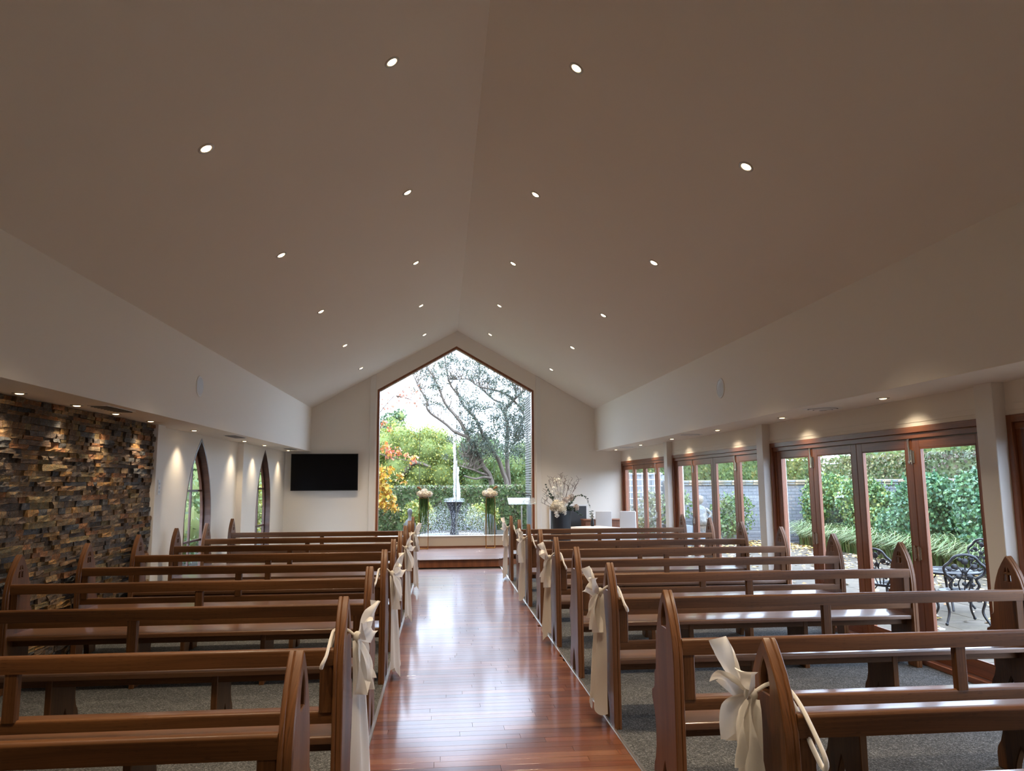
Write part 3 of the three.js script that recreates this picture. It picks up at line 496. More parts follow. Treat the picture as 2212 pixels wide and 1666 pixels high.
{ // black planter with the arrangement
  const P = [2.545, 0.001, -15.85];
  const t = thing('planter', 'tall tapered black planter holding the large flower arrangement', 'planter', P);
  mesh('pot', lathe([[0.001, 0], [0.15, 0], [0.158, 0.01], [0.222, 0.98], [0.224, 0.995], [0.212, 1.0], [0.205, 0.985], [0.2, 0.93], [0.001, 0.93]], 40), potBlack, t);
  mesh('soil', new THREE.CylinderGeometry(0.199, 0.199, 0.01, 28).translate(0, 0.935, 0), darkGap, t);
  const f = thing('flower_arrangement', 'tall arrangement of cream hydrangea, twigs and eucalyptus in the black planter', 'flowers', [P[0], 0.942, P[2]]);
  const r = rng(61);
  const tw = []; const twig = (p, r0) => tw.push(limb(p, r0, 0.0025, 12, 5));
  const tips = [[-0.2, 0.78, 0], [-0.27, 0.72, 0.05], [0.02, 0.82, 0], [0.12, 0.78, 0.03], [0.24, 0.72, 0], [0.4, 0.7, 0.02], [0.35, 0.56, 0], [0.18, 0.6, -0.05], [-0.42, 0.34, 0.05], [-0.44, 0.24, 0], [-0.4, 0.5, -0.05], [-0.1, 0.7, 0.05], [0.07, 0.66, 0.08], [0.28, 0.62, 0.05]];
  for (const q of tips) { const a = [q[0] * 0.12, 0, q[2]], m = [q[0] * 0.5 + (r() - 0.5) * 0.06, q[1] * 0.55, q[2]]; twig([a, m, q], 0.006); for (let i = 0; i < 4; i++) { const k = 0.55 + r() * 0.4, s = [m[0] + (q[0] - m[0]) * (k - 0.3) * 1.4, m[1] + (q[1] - m[1]) * (k - 0.3) * 1.4, q[2]]; twig([s, [s[0] + (r() - 0.5) * 0.08, s[1] + 0.05, s[2] + (r() - 0.5) * 0.05], [s[0] + (r() - 0.5) * 0.16, s[1] + 0.08 + r() * 0.06, s[2] + (r() - 0.5) * 0.08]], 0.003); } }
  mesh('twigs', merge(tw), twigMat, f).userData.kind = 'stuff';
  [[-0.1, 0.18, 0.12, 0.13, cream], [-0.02, 0.1, 0.17, 0.12, cream], [-0.16, 0.12, 0.08, 0.1, cream], [0.03, 0.2, 0.1, 0.09, ivory]].forEach(([x, y, z, s, m], i) => mesh('hydrangea', petalBall(s, 210, 0.019, 0.034, 300 + i, 0.9).translate(x, y, z), m, f));
  [[0.22, 0.34, 0.05, 0.055], [0.09, 0.28, 0.12, 0.05], [0.31, 0.12, 0.12, 0.05]].forEach(([x, y, z, s], i) => mesh('protea', petalBall(s, 40, 0.02, 0.05, 330 + i, 1.1).translate(x, y, z), blush, f));
  for (let i = 0; i < 26; i++) { const a = -0.2 + r() * 0.3, y = 0.32 + r() * 0.42; mesh('small_blossom', petalBall(0.02 + r() * 0.014, 12, 0.014, 0.028, 350 + i).translate(a, y, (r() - 0.5) * 0.14), ivory, f); }
  for (const [x, y, z] of [[-0.13, 0.03, 0.2], [0.04, 0.02, 0.22], [-0.12, -0.03, 0.215]]) mesh('small_blossom', petalBall(0.035, 16, 0.02, 0.035, 390 + x * 100).translate(x, y, z), ivory, f);
  // eucalyptus sprays: stem with paired discs
  const spray = (pts, n, s, sd) => { const c = new THREE.CatmullRomCurve3(pts.map((p) => V(...p))), q = rng(sd), g = [limb(pts, 0.004, 0.002, 16, 5)]; for (let i = 0; i < n; i++) { const p = c.getPointAt(0.25 + 0.75 * i / n), k = new THREE.CircleGeometry(s * (1.1 - 0.5 * i / n), 8); k.scale(1, 0.75, 1); k.rotateX((q() - 0.5) * 2); k.rotateY(q() * 6); k.translate(p.x + (q() - 0.5) * 0.04, p.y + (q() - 0.5) * 0.03, p.z + (q() - 0.5) * 0.05); g.push(k); } mesh('eucalyptus_spray', merge(g), euca, f); };
  spray([[0, 0, 0], [-0.18, 0.3, 0.05], [-0.33, 0.62, 0.05]], 26, 0.036, 1); spray([[0, 0, 0], [-0.22, 0.32, 0.1], [-0.4, 0.42, 0.1]], 20, 0.026, 2);
  spray([[0.05, 0, 0], [0.32, 0.36, 0.05], [0.5, 0.36, 0.08], [0.62, 0.1, 0.08]], 24, 0.026, 3); spray([[0.02, 0, 0], [0.2, 0.2, 0.1], [0.3, 0.36, 0.08]], 26, 0.028, 4); spray([[0.02, 0, 0.05], [0.22, 0.08, 0.14], [0.44, -0.05, 0.14]], 34, 0.03, 5); spray([[0, 0, 0.05], [0.15, 0.12, 0.16], [0.26, 0.1, 0.2]], 34, 0.03, 6);
}
{ // dark board in a white frame behind the planter
  const t = thing('framed_board', 'dark chalkboard in a thin white frame standing against the far wall behind the planter', 'board', [2.93, 0.0, -17.17]); t.rotation.x = -0.006;
  mesh('board', box(-0.42, 0.42, 0.03, 1.05, 0, 0.018, 0.002), greyDark, t);
  mesh('frame', merge([box(-0.455, 0.455, 1.05, 1.085, -0.004, 0.026, 0.003), box(-0.455, 0.455, 0.002, 0.034, -0.004, 0.026, 0.003), box(-0.455, -0.42, 0.034, 1.05, -0.004, 0.026, 0.003), box(0.42, 0.455, 0.034, 1.05, -0.004, 0.026, 0.003)]), plasticWhite, t);
}
{ // low cabinet and what stands on it
  const t = thing('cabinet', 'low red-brown wooden cabinet against the far wall behind the covered chairs', 'cabinet', [3.68, 0.001, -16.78]);
  mesh('body', box(-0.49, 0.49, 0, 0.74, -0.19, 0.18, 0.003), doorWood, t); mesh('top', box(-0.51, 0.51, 0.74, 0.765, -0.2, 0.21, 0.004), doorWood, t);
  for (const x of [-0.245, 0.245]) { const d = mesh('cabinet_door', merge([box(x - 0.225, x + 0.225, 0.05, 0.72, 0.18, 0.196, 0.003), box(x - 0.15, x + 0.15, 0.12, 0.65, 0.195, 0.203, 0.004)]), doorWood, t); mesh('knob', new THREE.SphereGeometry(0.012, 10, 8).translate(x + (x < 0 ? 0.19 : -0.19), 0.42, 0.208), gold, d); }
  const c = thing('candle', 'pillar candle on the left end of the red-brown cabinet', 'candle', [3.42, 0.767, -16.75]); mesh('wax', lathe([[0.001, 0], [0.035, 0], [0.036, 0.11], [0.03, 0.115], [0.001, 0.108]], 20), ivory, c); mesh('wick', new THREE.CylinderGeometry(0.002, 0.002, 0.02, 6).translate(0, 0.118, 0), darkGap, c);
  const b = thing('glass_jar', 'small clear glass jar on the red-brown cabinet beside the candle', 'jar', [3.55, 0.767, -16.7]); mesh('glass_body', lathe([[0.001, 0.002], [0.03, 0], [0.034, 0.01], [0.034, 0.1], [0.03, 0.105]], 20), acrylic, b); mesh('filling', lathe([[0.001, 0.006], [0.028, 0.006], [0.028, 0.05], [0.001, 0.05]], 16), ivory, b);
}
// signing table, turned, with its cloth
const tc = [3.033, -14.6], tr = -0.405; // centre and turn
{
  const hx = 0.34, hz = 0.41, H = 0.72;
  const t = thing('signing_table', 'small square table under a white cloth at the front by the doors', 'table', [tc[0], 0.001, tc[1]], -tr);
  mesh('table_top', box(-hx + 0.01, hx - 0.01, H - 0.03, H - 0.004, -hz + 0.01, hz - 0.01, 0.003), doorWood, t);
  for (const [x, z] of [[-1, -1], [1, -1], [-1, 1], [1, 1]]) mesh('leg', box(x * (hx - 0.06) - 0.02, x * (hx - 0.06) + 0.02, 0, H - 0.03, z * (hz - 0.06) - 0.02, z * (hz - 0.06) + 0.02), doorWood, t);
  const c = thing('tablecloth', 'white cloth draped to the floor over the signing table', 'tablecloth', [tc[0], 0.001, tc[1]], -tr);
  const per = (s) => { const q = s * 4, e = Math.floor(q) % 4, f = (q - Math.floor(q)) * 2 - 1; return [[f, 1], [1, -f], [-f, -1], [-1, f]][e]; };
  const g = surface((s, v) => { const [a, b] = per(s), k = 1 / Math.pow(Math.pow(Math.abs(a), 12) + Math.pow(Math.abs(b), 12), 1 / 12); if (v < 0.3) { const m = v / 0.3; return [a * k * hx * m, H + 0.0015, b * k * hz * m]; } const d = (v - 0.3) / 0.7, fl = 1 + 0.02 + 0.05 * d + 0.03 * d * Math.sin(s * 50.27); return [a * k * hx * fl, H - 0.006 - (H - 0.03) * d, b * k * hz * fl]; }, 96, 20);
  mesh('cloth', g, linen, c);
}
{ // sprig vase on the table
  const t = thing('bud_vase', 'slim vase with a eucalyptus sprig on the signing table', 'vase', [3.02, 0.7235, -14.85]);
  mesh('vase', lathe([[0.001, 0], [0.03, 0], [0.04, 0.03], [0.032, 0.09], [0.016, 0.13], [0.018, 0.15]], 20), blackPlastic, t);
  const g = [limb([[0, 0.12, 0], [0.0, 0.2, 0.01], [-0.03, 0.3, 0.02]], 0.004, 0.002, 8, 5)]; for (let i = 0; i < 14; i++) { const k = new THREE.CircleGeometry(0.028, 8); k.rotateX(1.2); k.rotateY(i * 2.4); k.translate(Math.cos(i * 2.4) * 0.025 - 0.02 * i / 14, 0.13 + i * 0.013, Math.sin(i * 2.4) * 0.025); g.push(k); }
  mesh('eucalyptus_sprig', merge(g), euca, t);
}
function coveredChair(lab, pos, turn) {
  const t = thing('covered_chair', lab, 'chair', pos, turn, 'chairs in white covers');
  const back = extrude(poly([[-0.165, 0], [0.165, 0], [0.175, 0.5], [0.17, 0.96], [0.155, 0.975], [-0.155, 0.975], [-0.17, 0.96], [-0.175, 0.5]]), 0.06, 0.012, 2); back.translate(0, 0, 0.12); mesh('back_cover', toCreasedNormals(back, 0.7), linen, t);
  const seat = surface((s, v) => { const th = s * 6.2832, k = 1 / Math.pow(Math.pow(Math.abs(Math.cos(th)), 8) + Math.pow(Math.abs(Math.sin(th)), 8), 1 / 8), w = 0.18 * k; if (v < 0.3) { const m = v / 0.3; return [Math.cos(th) * w * m, 0.462, -0.06 + Math.sin(th) * w * m]; } const d = (v - 0.3) / 0.7, f = 1 + 0.06 * d + 0.02 * d * Math.sin(th * 12); return [Math.cos(th) * w * f, 0.455 - 0.45 * d, -0.06 + Math.sin(th) * w * f]; }, 64, 14); mesh('seat_cover', seat, linen, t);
}
coveredChair('white covered chair behind the signing table, nearer the planter', [3.46, 0.001, -15.75], Math.PI - 0.15);
coveredChair('white covered chair behind the signing table, nearer the glass doors', [3.93, 0.001, -15.62], Math.PI - 0.35);

// ---------- garden ground and terrace ----------
const gardenSoil = std({ color: L(0.09, 0.075, 0.05), map: stoneMap, roughness: 1 });
const gravel = std({ color: L(0.3, 0.29, 0.27), map: stoneMap, roughness: 1 });
{
  const g = struct('ground_garden');
  const flat = (x0, x1, z0, z1, y) => new THREE.BoxGeometry(x1 - x0, 0.1, z1 - z0).translate((x0 + x1) / 2, y - 0.05, (z0 + z1) / 2);
  mesh('soil', flat(-40, WL - 0.25, -70, 12, -0.06), gardenSoil, g);
  mesh('soil', flat(WL - 0.25, 4.4, -70, D - 0.25, -0.06), gardenSoil, g);
  mesh('soil', flat(4.42, 40, -70, 12, -0.06), gardenSoil, g);
  const p = struct('floor_terrace'), tones = [[0.43, 0.36, 0.27], [0.38, 0.32, 0.24], [0.48, 0.41, 0.32], [0.34, 0.28, 0.2]].map((c) => std({ color: L(...c.map((v) => v * 0.33)), map: paveMap, roughness: 0.8, bumpMap: stoneBump, bumpScale: 0.002 }));
  mesh('mortar_bed', flat(4.42, 9.05, -19.6, -2, -0.012), gravel, p);
  const r = rng(15); let n = 0;
  for (let z = -2; z > -19.5; z -= 0.62) { for (let x = 4.43; x < 9; x += 0.58) { if (n++ > 298) break; const m = mesh('paving_slab', box(x + 0.004, Math.min(x + 0.576, 9.05), -0.04, -0.002 + r() * 0.003, Math.max(z - 0.616, -19.6), z - 0.004, 0.004), tones[Math.floor(r() * 4)], p); } }
}
{ // fallen leaves
  const geo = leafGeom2(0.5, 1, 0.15), n = 2600, im = new THREE.InstancedMesh(geo, std({ color: L(1, 1, 1), roughness: 0.9, side: THREE.DoubleSide }), n), r = rng(21), m = new THREE.Matrix4(), q = new THREE.Quaternion(), c = new THREE.Color();
  const tones = [[0.62, 0.4, 0.1], [0.5, 0.32, 0.12], [0.7, 0.55, 0.3], [0.36, 0.2, 0.08], [0.75, 0.68, 0.55], [0.7, 0.5, 0.1]];
  for (let i = 0; i < n; i++) { const near = r() < 0.55, x = near ? 8.95 - Math.abs(r() + r() - 1) * 2.2 : 4.5 + r() * 4.5, z = r() < 0.35 ? -19.5 + r() * 2.5 : -4 - r() * 15.4, s = 0.04 + r() * 0.06; q.setFromEuler(new THREE.Euler(-Math.PI / 2 + (r() - 0.5) * 0.7, (r() - 0.5) * 0.5, r() * 6.28)); m.compose(V(x, 0.006 + r() * 0.012, z), q, V(s, s, s)); im.setMatrixAt(i, m); const t = tones[Math.floor(r() * 6)], v = 0.8 + r() * 0.5; im.setColorAt(i, c.setRGB(t[0] * v, t[1] * v, t[2] * v)); }
  im.name = 'fallen_leaves'; im.userData.kind = 'stuff'; im.receiveShadow = true; scene.add(im); tag(im, 'yellow and brown fallen leaves scattered over the terrace paving', 'leaves');
}
// ---------- garden walls ----------
const wallPaint = std({ color: L(0.2, 0.21, 0.23), roughness: 0.85, bumpMap: fineBump, bumpScale: 0.002 });
const coping = std({ color: L(0.5, 0.44, 0.36), map: stoneMap, roughness: 0.9 });
{
  const r = rng(4);
  const w = thing('garden_wall', 'grey painted brick wall with stone coping facing across the terrace end', 'wall', [0, 0, 0]), v = thing('garden_wall', 'grey painted brick wall with stone coping behind the terrace shrubs', 'wall', [0, 0, 0]);
  mesh('mortar', box(6.05, 10.1, -0.1, 1.5, -19.88, -19.62, 0.001), wallPaint, w); mesh('mortar', box(10.34, 10.56, -0.1, 1.5, -19.9, -2, 0.001), wallPaint, v);
  const b = [], c = [];
  for (let k = 0; k < 17; k++) { const y = k * 0.088; for (let x = 6.06 + (k % 2) * 0.12; x < 10.0; x += 0.24) b.push(box(x, Math.min(x + 0.229, 10.1), y, y + 0.076, -19.63, -19.613 + r() * 0.002, 0.003)); for (let z = -19.4 + (k % 2) * 0.12; z < -8; z += 0.24) c.push(box(10.33 - r() * 0.004, 10.35, y, y + 0.076, z, z + 0.229, 0.003)); }
  mesh('bricks', merge(b), wallPaint, w).userData.kind = 'stuff'; mesh('bricks', merge(c), wallPaint, v).userData.kind = 'stuff';
  for (let x = 6.05; x < 10; x += 0.6) mesh('coping_stone', merge([box(x, x + 0.594, 1.5, 1.56, -19.92, -19.56, 0.008), box(x, x + 0.594, 1.56, 1.63, -19.95, -19.53, 0.012)]), coping, w);
  for (let z = -19.5; z < -6; z += 0.6) mesh('coping_stone', merge([box(10.3, 10.6, 1.5, 1.56, z, z + 0.594, 0.008), box(10.27, 10.63, 1.56, 1.63, z, z + 0.594, 0.012)]), coping, v);
}
{ // steel fence and white mesh trellis at the far end of the terrace
  const f = thing('sheet_fence', 'grey ribbed steel fence behind the white trellis', 'fence', [0, 0, 0]), m = std({ color: L(0.26, 0.28, 0.3), roughness: 0.5, metalness: 0.2 });
  for (let x = 4.2; x < 6.05; x += 0.2) mesh('ribbed_panel', merge([box(x, x + 0.13, 0, 1.78, -20.02, -20.0, 0.002), box(x + 0.13, x + 0.196, 0, 1.78, -20.0, -19.97, 0.004)]), m, f);
  mesh('cap_rail', box(4.2, 6.05, 1.78, 1.84, -20.05, -19.95, 0.006), m, f);
  const t = thing('trellis', 'white square-mesh trellis panel standing at the end of the terrace', 'trellis', [0, 0, 0]), wm = std({ color: L(0.7, 0.7, 0.68), roughness: 0.5 });
  for (let y = 0.3; y < 1.85; y += 0.17) mesh('rail', box(4.75, 6.0, y - 0.01, y + 0.01, -19.84, -19.82, 0.003), wm, t);
  for (let x = 4.76; x < 6.05; x += 0.17) mesh('stile', box(x - 0.007, x + 0.007, 0, 1.86, -19.86, -19.845, 0.002), wm, t);
}
// ---------- shrubs along the terrace wall ----------
const camTones = [[0.06, 0.15, 0.06], [0.09, 0.2, 0.08], [0.05, 0.12, 0.06], [0.12, 0.22, 0.08], [0.07, 0.17, 0.1]];
const camYellow = [[0.05, 0.13, 0.045], [0.12, 0.2, 0.05], [0.2, 0.24, 0.05], [0.08, 0.16, 0.05]];
function shrub(name, lab, blobs, n, size, tones, seed, mat = leafGloss, opt) {
  const t = thing(name, lab, 'shrub', [blobs[0][0], 0, blobs[0][2]], 0, 'shrubs along the terrace'), loc = blobs.map((b) => [b[0] - blobs[0][0], b[1], b[2] - blobs[0][2], b[3], b[4], b[5]]);
  mesh('branches', merge([core(loc, 0.72, innerGreen), limb([[0, -0.05, 0], [0.02, 0.4, 0.02], [0, loc[0][1], 0]], 0.05, 0.03, 6, 6)]), innerGreen, t);
  leaves(t, 'foliage', loc, n, size, leafS, mat, tones, seed, opt); return t;
}
shrub('camellia_shrub', 'dense glossy shrub against the wall, left edge of the middle door bay view', [[9.75, 0.95, -18.3, 0.45, 0.85, 0.7], [9.6, 1.2, -17.6, 0.5, 0.55, 0.6]], 9360, 0.066, camYellow, 31);
shrub('camellia_shrub', 'dense glossy shrub with yellowing leaves, second from the bare wall', [[9.8, 0.8, -16.3, 0.5, 0.8, 0.75], [9.65, 1.15, -16.5, 0.45, 0.5, 0.6], [9.6, 0.5, -15.6, 0.45, 0.5, 0.5]], 11160, 0.066, camYellow, 32);
shrub('camellia_shrub', 'tall rounded dark green shrub, third from the bare wall', [[9.7, 0.85, -14.2, 0.6, 0.85, 0.8], [9.6, 1.3, -13.9, 0.45, 0.42, 0.55], [9.55, 0.5, -14.9, 0.45, 0.45, 0.45]], 11880, 0.068, camTones, 33);
shrub('camellia_shrub', 'tall dark green shrub behind the iron garden furniture', [[9.7, 0.9, -12.3, 0.6, 0.85, 0.7], [9.6, 1.3, -12.5, 0.45, 0.45, 0.6], [9.5, 0.5, -11.9, 0.45, 0.5, 0.5]], 11880, 0.068, camTones, 34);
shrub('camellia_shrub', 'dark green shrub at the edge of the nearest door glass', [[9.75, 0.9, -10.6, 0.55, 0.85, 0.65], [9.7, 1.3, -10.2, 0.5, 0.5, 0.6], [9.7, 0.8, -9.2, 0.5, 0.8, 0.6]], 11160, 0.068, camTones, 35);
{ // strappy border plants
  const blade = surface((s, t) => [(s - 0.5) * 0.03 * (1 - t * 0.85), 0.9 * t - 0.55 * t * t * t, 0.65 * t * t], 1, 5), r = rng(41), n = 9000, m = phys({ color: L(1, 1, 1), roughness: 0.6, transmission: 0.2, thickness: 0, side: THREE.DoubleSide });
  const im = new THREE.InstancedMesh(blade, m, n), M = new THREE.Matrix4(), q = new THREE.Quaternion(), c = new THREE.Color(), cl = [];
  for (let z = -18.6; z < -7; z += 0.33) cl.push([9.22 + r() * 0.12, z], [9.5 + r() * 0.15, z + 0.16]);
  for (let i = 0; i < n; i++) { const k = cl[i % cl.length], s = 0.75 + r() * 0.5; q.setFromEuler(new THREE.Euler(0, r() * 6.283, 0)); M.compose(V(k[0] + (r() - 0.5) * 0.16, -0.03, k[1] + (r() - 0.5) * 0.2), q, V(s, s * (0.85 + r() * 0.4), s)); im.setMatrixAt(i, M); const v = 0.7 + r() * 0.7, y = r(); im.setColorAt(i, c.setRGB((0.14 + 0.14 * y) * v, 0.28 * v, (0.08 + 0.03 * y) * v)); }
  im.name = 'strappy_border_grass'; im.userData.kind = 'stuff'; scene.add(im); tag(im, 'arching strappy border grass in front of the terrace shrubs', 'grass');
}
// clipped hedges and trees above the wall
function hedge(lab, b, n, size, tones, seed, nm = 'clipped_hedge') {
  const top = b[1] + b[4], t = thing(nm, lab, 'hedge', [b[0], -0.06, b[2]]), loc = [[0, top / 2 + 0.03, 0, b[3], top / 2 + 0.03, b[5]]];
  mesh('branches', new THREE.BoxGeometry(b[3] * 1.8, top * 0.95 + 0.06, b[5] * 1.8).translate(0, (top * 0.95 + 0.06) / 2, 0), innerGreen, t); leaves(t, 'foliage', loc, n, size, leafS, leafMat, tones, seed, { isBox: true });
}
const boxTones = [[0.07, 0.1, 0.035], [0.1, 0.13, 0.05], [0.05, 0.075, 0.03], [0.14, 0.15, 0.06], [0.12, 0.09, 0.06]];
const oliveTones = [[0.16, 0.17, 0.05], [0.22, 0.2, 0.06], [0.1, 0.13, 0.04], [0.14, 0.12, 0.05]];
hedge('clipped olive-green hedge above the wall, far part of the terrace view', [11.3, 1.45, -18.1, 0.55, 0.72, 2.2], 10000, 0.075, oliveTones, 51);
hedge('dark green clipped hedge above the wall over the tall shrubs', [11.4, 1.5, -12.9, 0.6, 0.66, 3.2], 15000, 0.07, boxTones, 52);
hedge('green hedge above the grey brick wall behind the planters', [7.6, 1.55, -21.2, 3.4, 0.75, 0.6], 15000, 0.085, [[0.14, 0.22, 0.05], [0.2, 0.26, 0.06], [0.09, 0.15, 0.05], [0.26, 0.27, 0.08]], 53);
function tree(lab, blobs, n, size, tones, seed, geo = leafS, trunk, opt = {}, group, coreK = 0.7) {
  const t = thing('garden_tree', lab, 'tree', [blobs[0][0], 0, blobs[0][2]], 0, group), o = blobs[0], loc = blobs.map((b) => [b[0] - o[0], b[1], b[2] - o[2], b[3], b[4] ?? b[3], b[5] ?? b[3]]);
  mesh('trunk', merge((trunk || [[[0, -0.1, 0], [0.1, o[1] * 0.5, 0], [0, o[1], 0]]]).map((p) => limb(p, 0.16, 0.06, 12, 7))), bark, t);
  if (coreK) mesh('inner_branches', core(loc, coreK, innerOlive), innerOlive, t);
  leaves(t, 'foliage', loc, n, size, geo, leafMat, tones, seed, opt); return t;
}
const lime = [[0.26, 0.32, 0.07], [0.36, 0.38, 0.08], [0.18, 0.26, 0.06], [0.42, 0.38, 0.07]];
const midGreen = [[0.13, 0.22, 0.07], [0.18, 0.27, 0.09], [0.09, 0.16, 0.06], [0.22, 0.29, 0.11]];
const darkGreen = [[0.08, 0.13, 0.05], [0.12, 0.18, 0.07], [0.06, 0.1, 0.045]];
tree('broad green tree filling the view above the dark hedge, terrace side', [[13.6, 2.3, -14.5, 1.4, 1.9, 3.2], [13.4, 2.4, -20, 1.6, 1.9, 3]], 9000, 0.13, midGreen, 61, leafS, null, {}, 'trees around the garden');
tree('light green tree above the grey brick wall, terrace side', [[8.6, 2.9, -24.5, 2.6, 1.7, 1.5], [5.6, 2.9, -25, 2.4, 1.6, 1.4]], 9000, 0.13, lime, 62, leafS, null, {}, 'trees around the garden');

// potted things before the brick wall
function potShrub(lab, pos, h, w, n, tones, seed, potted) {
  const t = thing('potted_shrub', lab, 'potted plant', pos);
  const y0 = potted ? 0.46 : 0.02;
  if (potted) mesh('square_planter', extrude(poly([[-0.26, 0], [0.26, 0], [0.3, 0.5], [-0.3, 0.5]]), 0.5, 0.01).translate(0, 0, -0.25), std({ color: L(0.24, 0.26, 0.28), roughness: 0.7 }), t);
  else mesh('low_pot', lathe([[0.001, 0], [0.2, 0], [0.26, 0.22], [0.24, 0.23], [0.22, 0.18], [0.001, 0.18]], 24), castStone, t);
  const st = []; const r = rng(seed); for (let i = 0; i < 7; i++) st.push(limb([[0, y0 - 0.05, 0], [(r() - 0.5) * 0.2, y0 + h * 0.5, (r() - 0.5) * 0.2], [(r() - 0.5) * w * 1.6, y0 + h * (0.7 + r() * 0.3), (r() - 0.5) * w * 1.4]], 0.012, 0.004, 8, 5)); mesh('stems', merge(st), twigMat, t);
  leaves(t, 'foliage', [[0, y0 + h * 0.6, 0, w, h * 0.5, w], [0.1, y0 + h * 0.85, 0, w * 0.6, h * 0.28, w * 0.6], [-0.15, y0 + h * 0.3, 0.1, w * 0.7, h * 0.3, w * 0.7]], n, 0.075, leafS, leafMat, tones, seed + 1, { shell: 0.15 });
}
potShrub('leafy potted shrub in a grey square planter by the middle doors', [6.0, 0.001, -18.6], 0.85, 0.42, 900, midGreen, 71, true);
potShrub('loose leafy shrub standing alone before the grey brick wall', [7.55, 0.001, -18.9], 1.15, 0.62, 1500, midGreen, 73, false);
potShrub('straggly potted shrub before the white trellis', [5.35, 0.001, -18.9], 1.25, 0.5, 900, [[0.3, 0.3, 0.14], [0.2, 0.22, 0.1], [0.14, 0.18, 0.08]], 75, false);
{ // cherub statue between the planters
  const t = thing('cherub_statue', 'pale weathered cherub statue between the shrubs by the brick wall', 'statue', [6.7, 0.001, -18.9]);
  mesh('pedestal', lathe([[0.001, 0], [0.26, 0], [0.26, 0.08], [0.18, 0.14], [0.16, 0.4], [0.22, 0.46], [0.001, 0.46]], 20), castStone, t);
  mesh('figure', merge([lathe([[0.001, 0.45], [0.2, 0.47], [0.22, 0.6], [0.16, 0.75], [0.17, 0.86], [0.11, 0.95], [0.05, 0.98], [0.045, 1.02], [0.09, 1.07], [0.105, 1.14], [0.085, 1.22], [0.001, 1.25]], 18), limb([[0.13, 0.9, 0.05], [0.24, 0.75, 0.12], [0.12, 0.62, 0.2]], 0.05, 0.035, 8, 8), limb([[-0.13, 0.9, 0.05], [-0.25, 0.78, 0.1], [-0.12, 0.64, 0.2]], 0.05, 0.035, 8, 8)]), castStone, t);
}

// ---------- cast-iron garden furniture ----------
function ironChair(lab, pos, turn) {
  const t = thing('iron_chair', lab, 'chair', pos, turn, 'cast-iron garden chairs'), H = 0.36;
  mesh('seat', merge([lathe([[0.001, H], [0.06, H + 0.004], [0.19, H], [0.205, H - 0.008], [0.2, H - 0.03], [0.19, H - 0.03], [0.185, H - 0.012], [0.001, H - 0.01]], 30), ring(0.12, 0.006, H + 0.004), ring(0.06, 0.006, H + 0.006)]), iron, t);
  for (const [x, z] of [[-1, -1], [1, -1], [-1, 1], [1, 1]]) mesh('leg', merge([limb([[x * 0.13, H - 0.02, z * 0.13], [x * 0.19, H - 0.09, z * 0.19], [x * 0.17, 0.14, z * 0.17], [x * 0.22, 0.012, z * 0.22]], 0.017, 0.012, 18, 8), new THREE.SphereGeometry(0.018, 8, 6).translate(x * 0.22, 0.018, z * 0.22), limb([[x * 0.06, H - 0.03, z * 0.15], [x * 0.12, H - 0.1, z * 0.17], [x * 0.17, H - 0.1, z * 0.17]], 0.007, 0.007, 10, 6)]), iron, t);
  const B = (x, y) => [x, y, 0.17 + (y - H) * 0.2], out = [[-0.09, H - 0.01], [-0.15, H + 0.07], [-0.12, H + 0.14], [-0.19, H + 0.2], [-0.21, H + 0.27], [-0.15, H + 0.33], [-0.1, H + 0.39], [0, H + 0.415], [0.1, H + 0.39], [0.15, H + 0.33], [0.21, H + 0.27], [0.19, H + 0.2], [0.12, H + 0.14], [0.15, H + 0.07], [0.09, H - 0.01]].map((p) => B(...p));
  mesh('back_frame', limb(out, 0.015, 0.015, 70, 8), iron, t);
  const sc = []; const vine = (p) => sc.push(limb(p.map((q) => B(...q)), 0.008, 0.006, 16, 6));
  vine([[-0.04, H], [-0.06, H + 0.1], [-0.02, H + 0.2], [-0.08, H + 0.3]]); vine([[0.04, H], [0.06, H + 0.1], [0.02, H + 0.2], [0.08, H + 0.3]]); vine([[0, H], [0.01, H + 0.2], [-0.01, H + 0.4]]); vine([[-0.12, H + 0.14], [-0.06, H + 0.18], [0, H + 0.16]]); vine([[0.12, H + 0.14], [0.06, H + 0.18], [0, H + 0.16]]); vine([[-0.18, H + 0.26], [-0.1, H + 0.24], [-0.05, H + 0.27]]); vine([[0.18, H + 0.26], [0.1, H + 0.24], [0.05, H + 0.27]]);
  for (const [x, y, s] of [[0, 0.34, 0.042], [-0.1, 0.28, 0.036], [0.1, 0.28, 0.036], [-0.06, 0.17, 0.03], [0.06, 0.17, 0.03], [0, 0.23, 0.032], [-0.09, 0.08, 0.024], [0.09, 0.08, 0.024], [0, 0.09, 0.026], [-0.05, 0.36, 0.026], [0.06, 0.37, 0.026], [-0.15, 0.25, 0.024], [0.15, 0.25, 0.024]]) { const g = new THREE.SphereGeometry(s, 9, 7); g.scale(1, 0.85, 0.35); g.translate(...B(x, H + y)); sc.push(g); }
  mesh('back_scrollwork', merge(sc), iron, t);
}
ironChair('black cast-iron chair nearest the door glass on the terrace', [5.85, 0.002, -8.08], -0.3);
ironChair('black cast-iron chair on the far side of the iron table', [7.25, 0.002, -9.75], 1.75);
ironChair('black cast-iron chair half hidden by the door stile, left of the iron table', [5.45, 0.002, -8.75], -1.2);
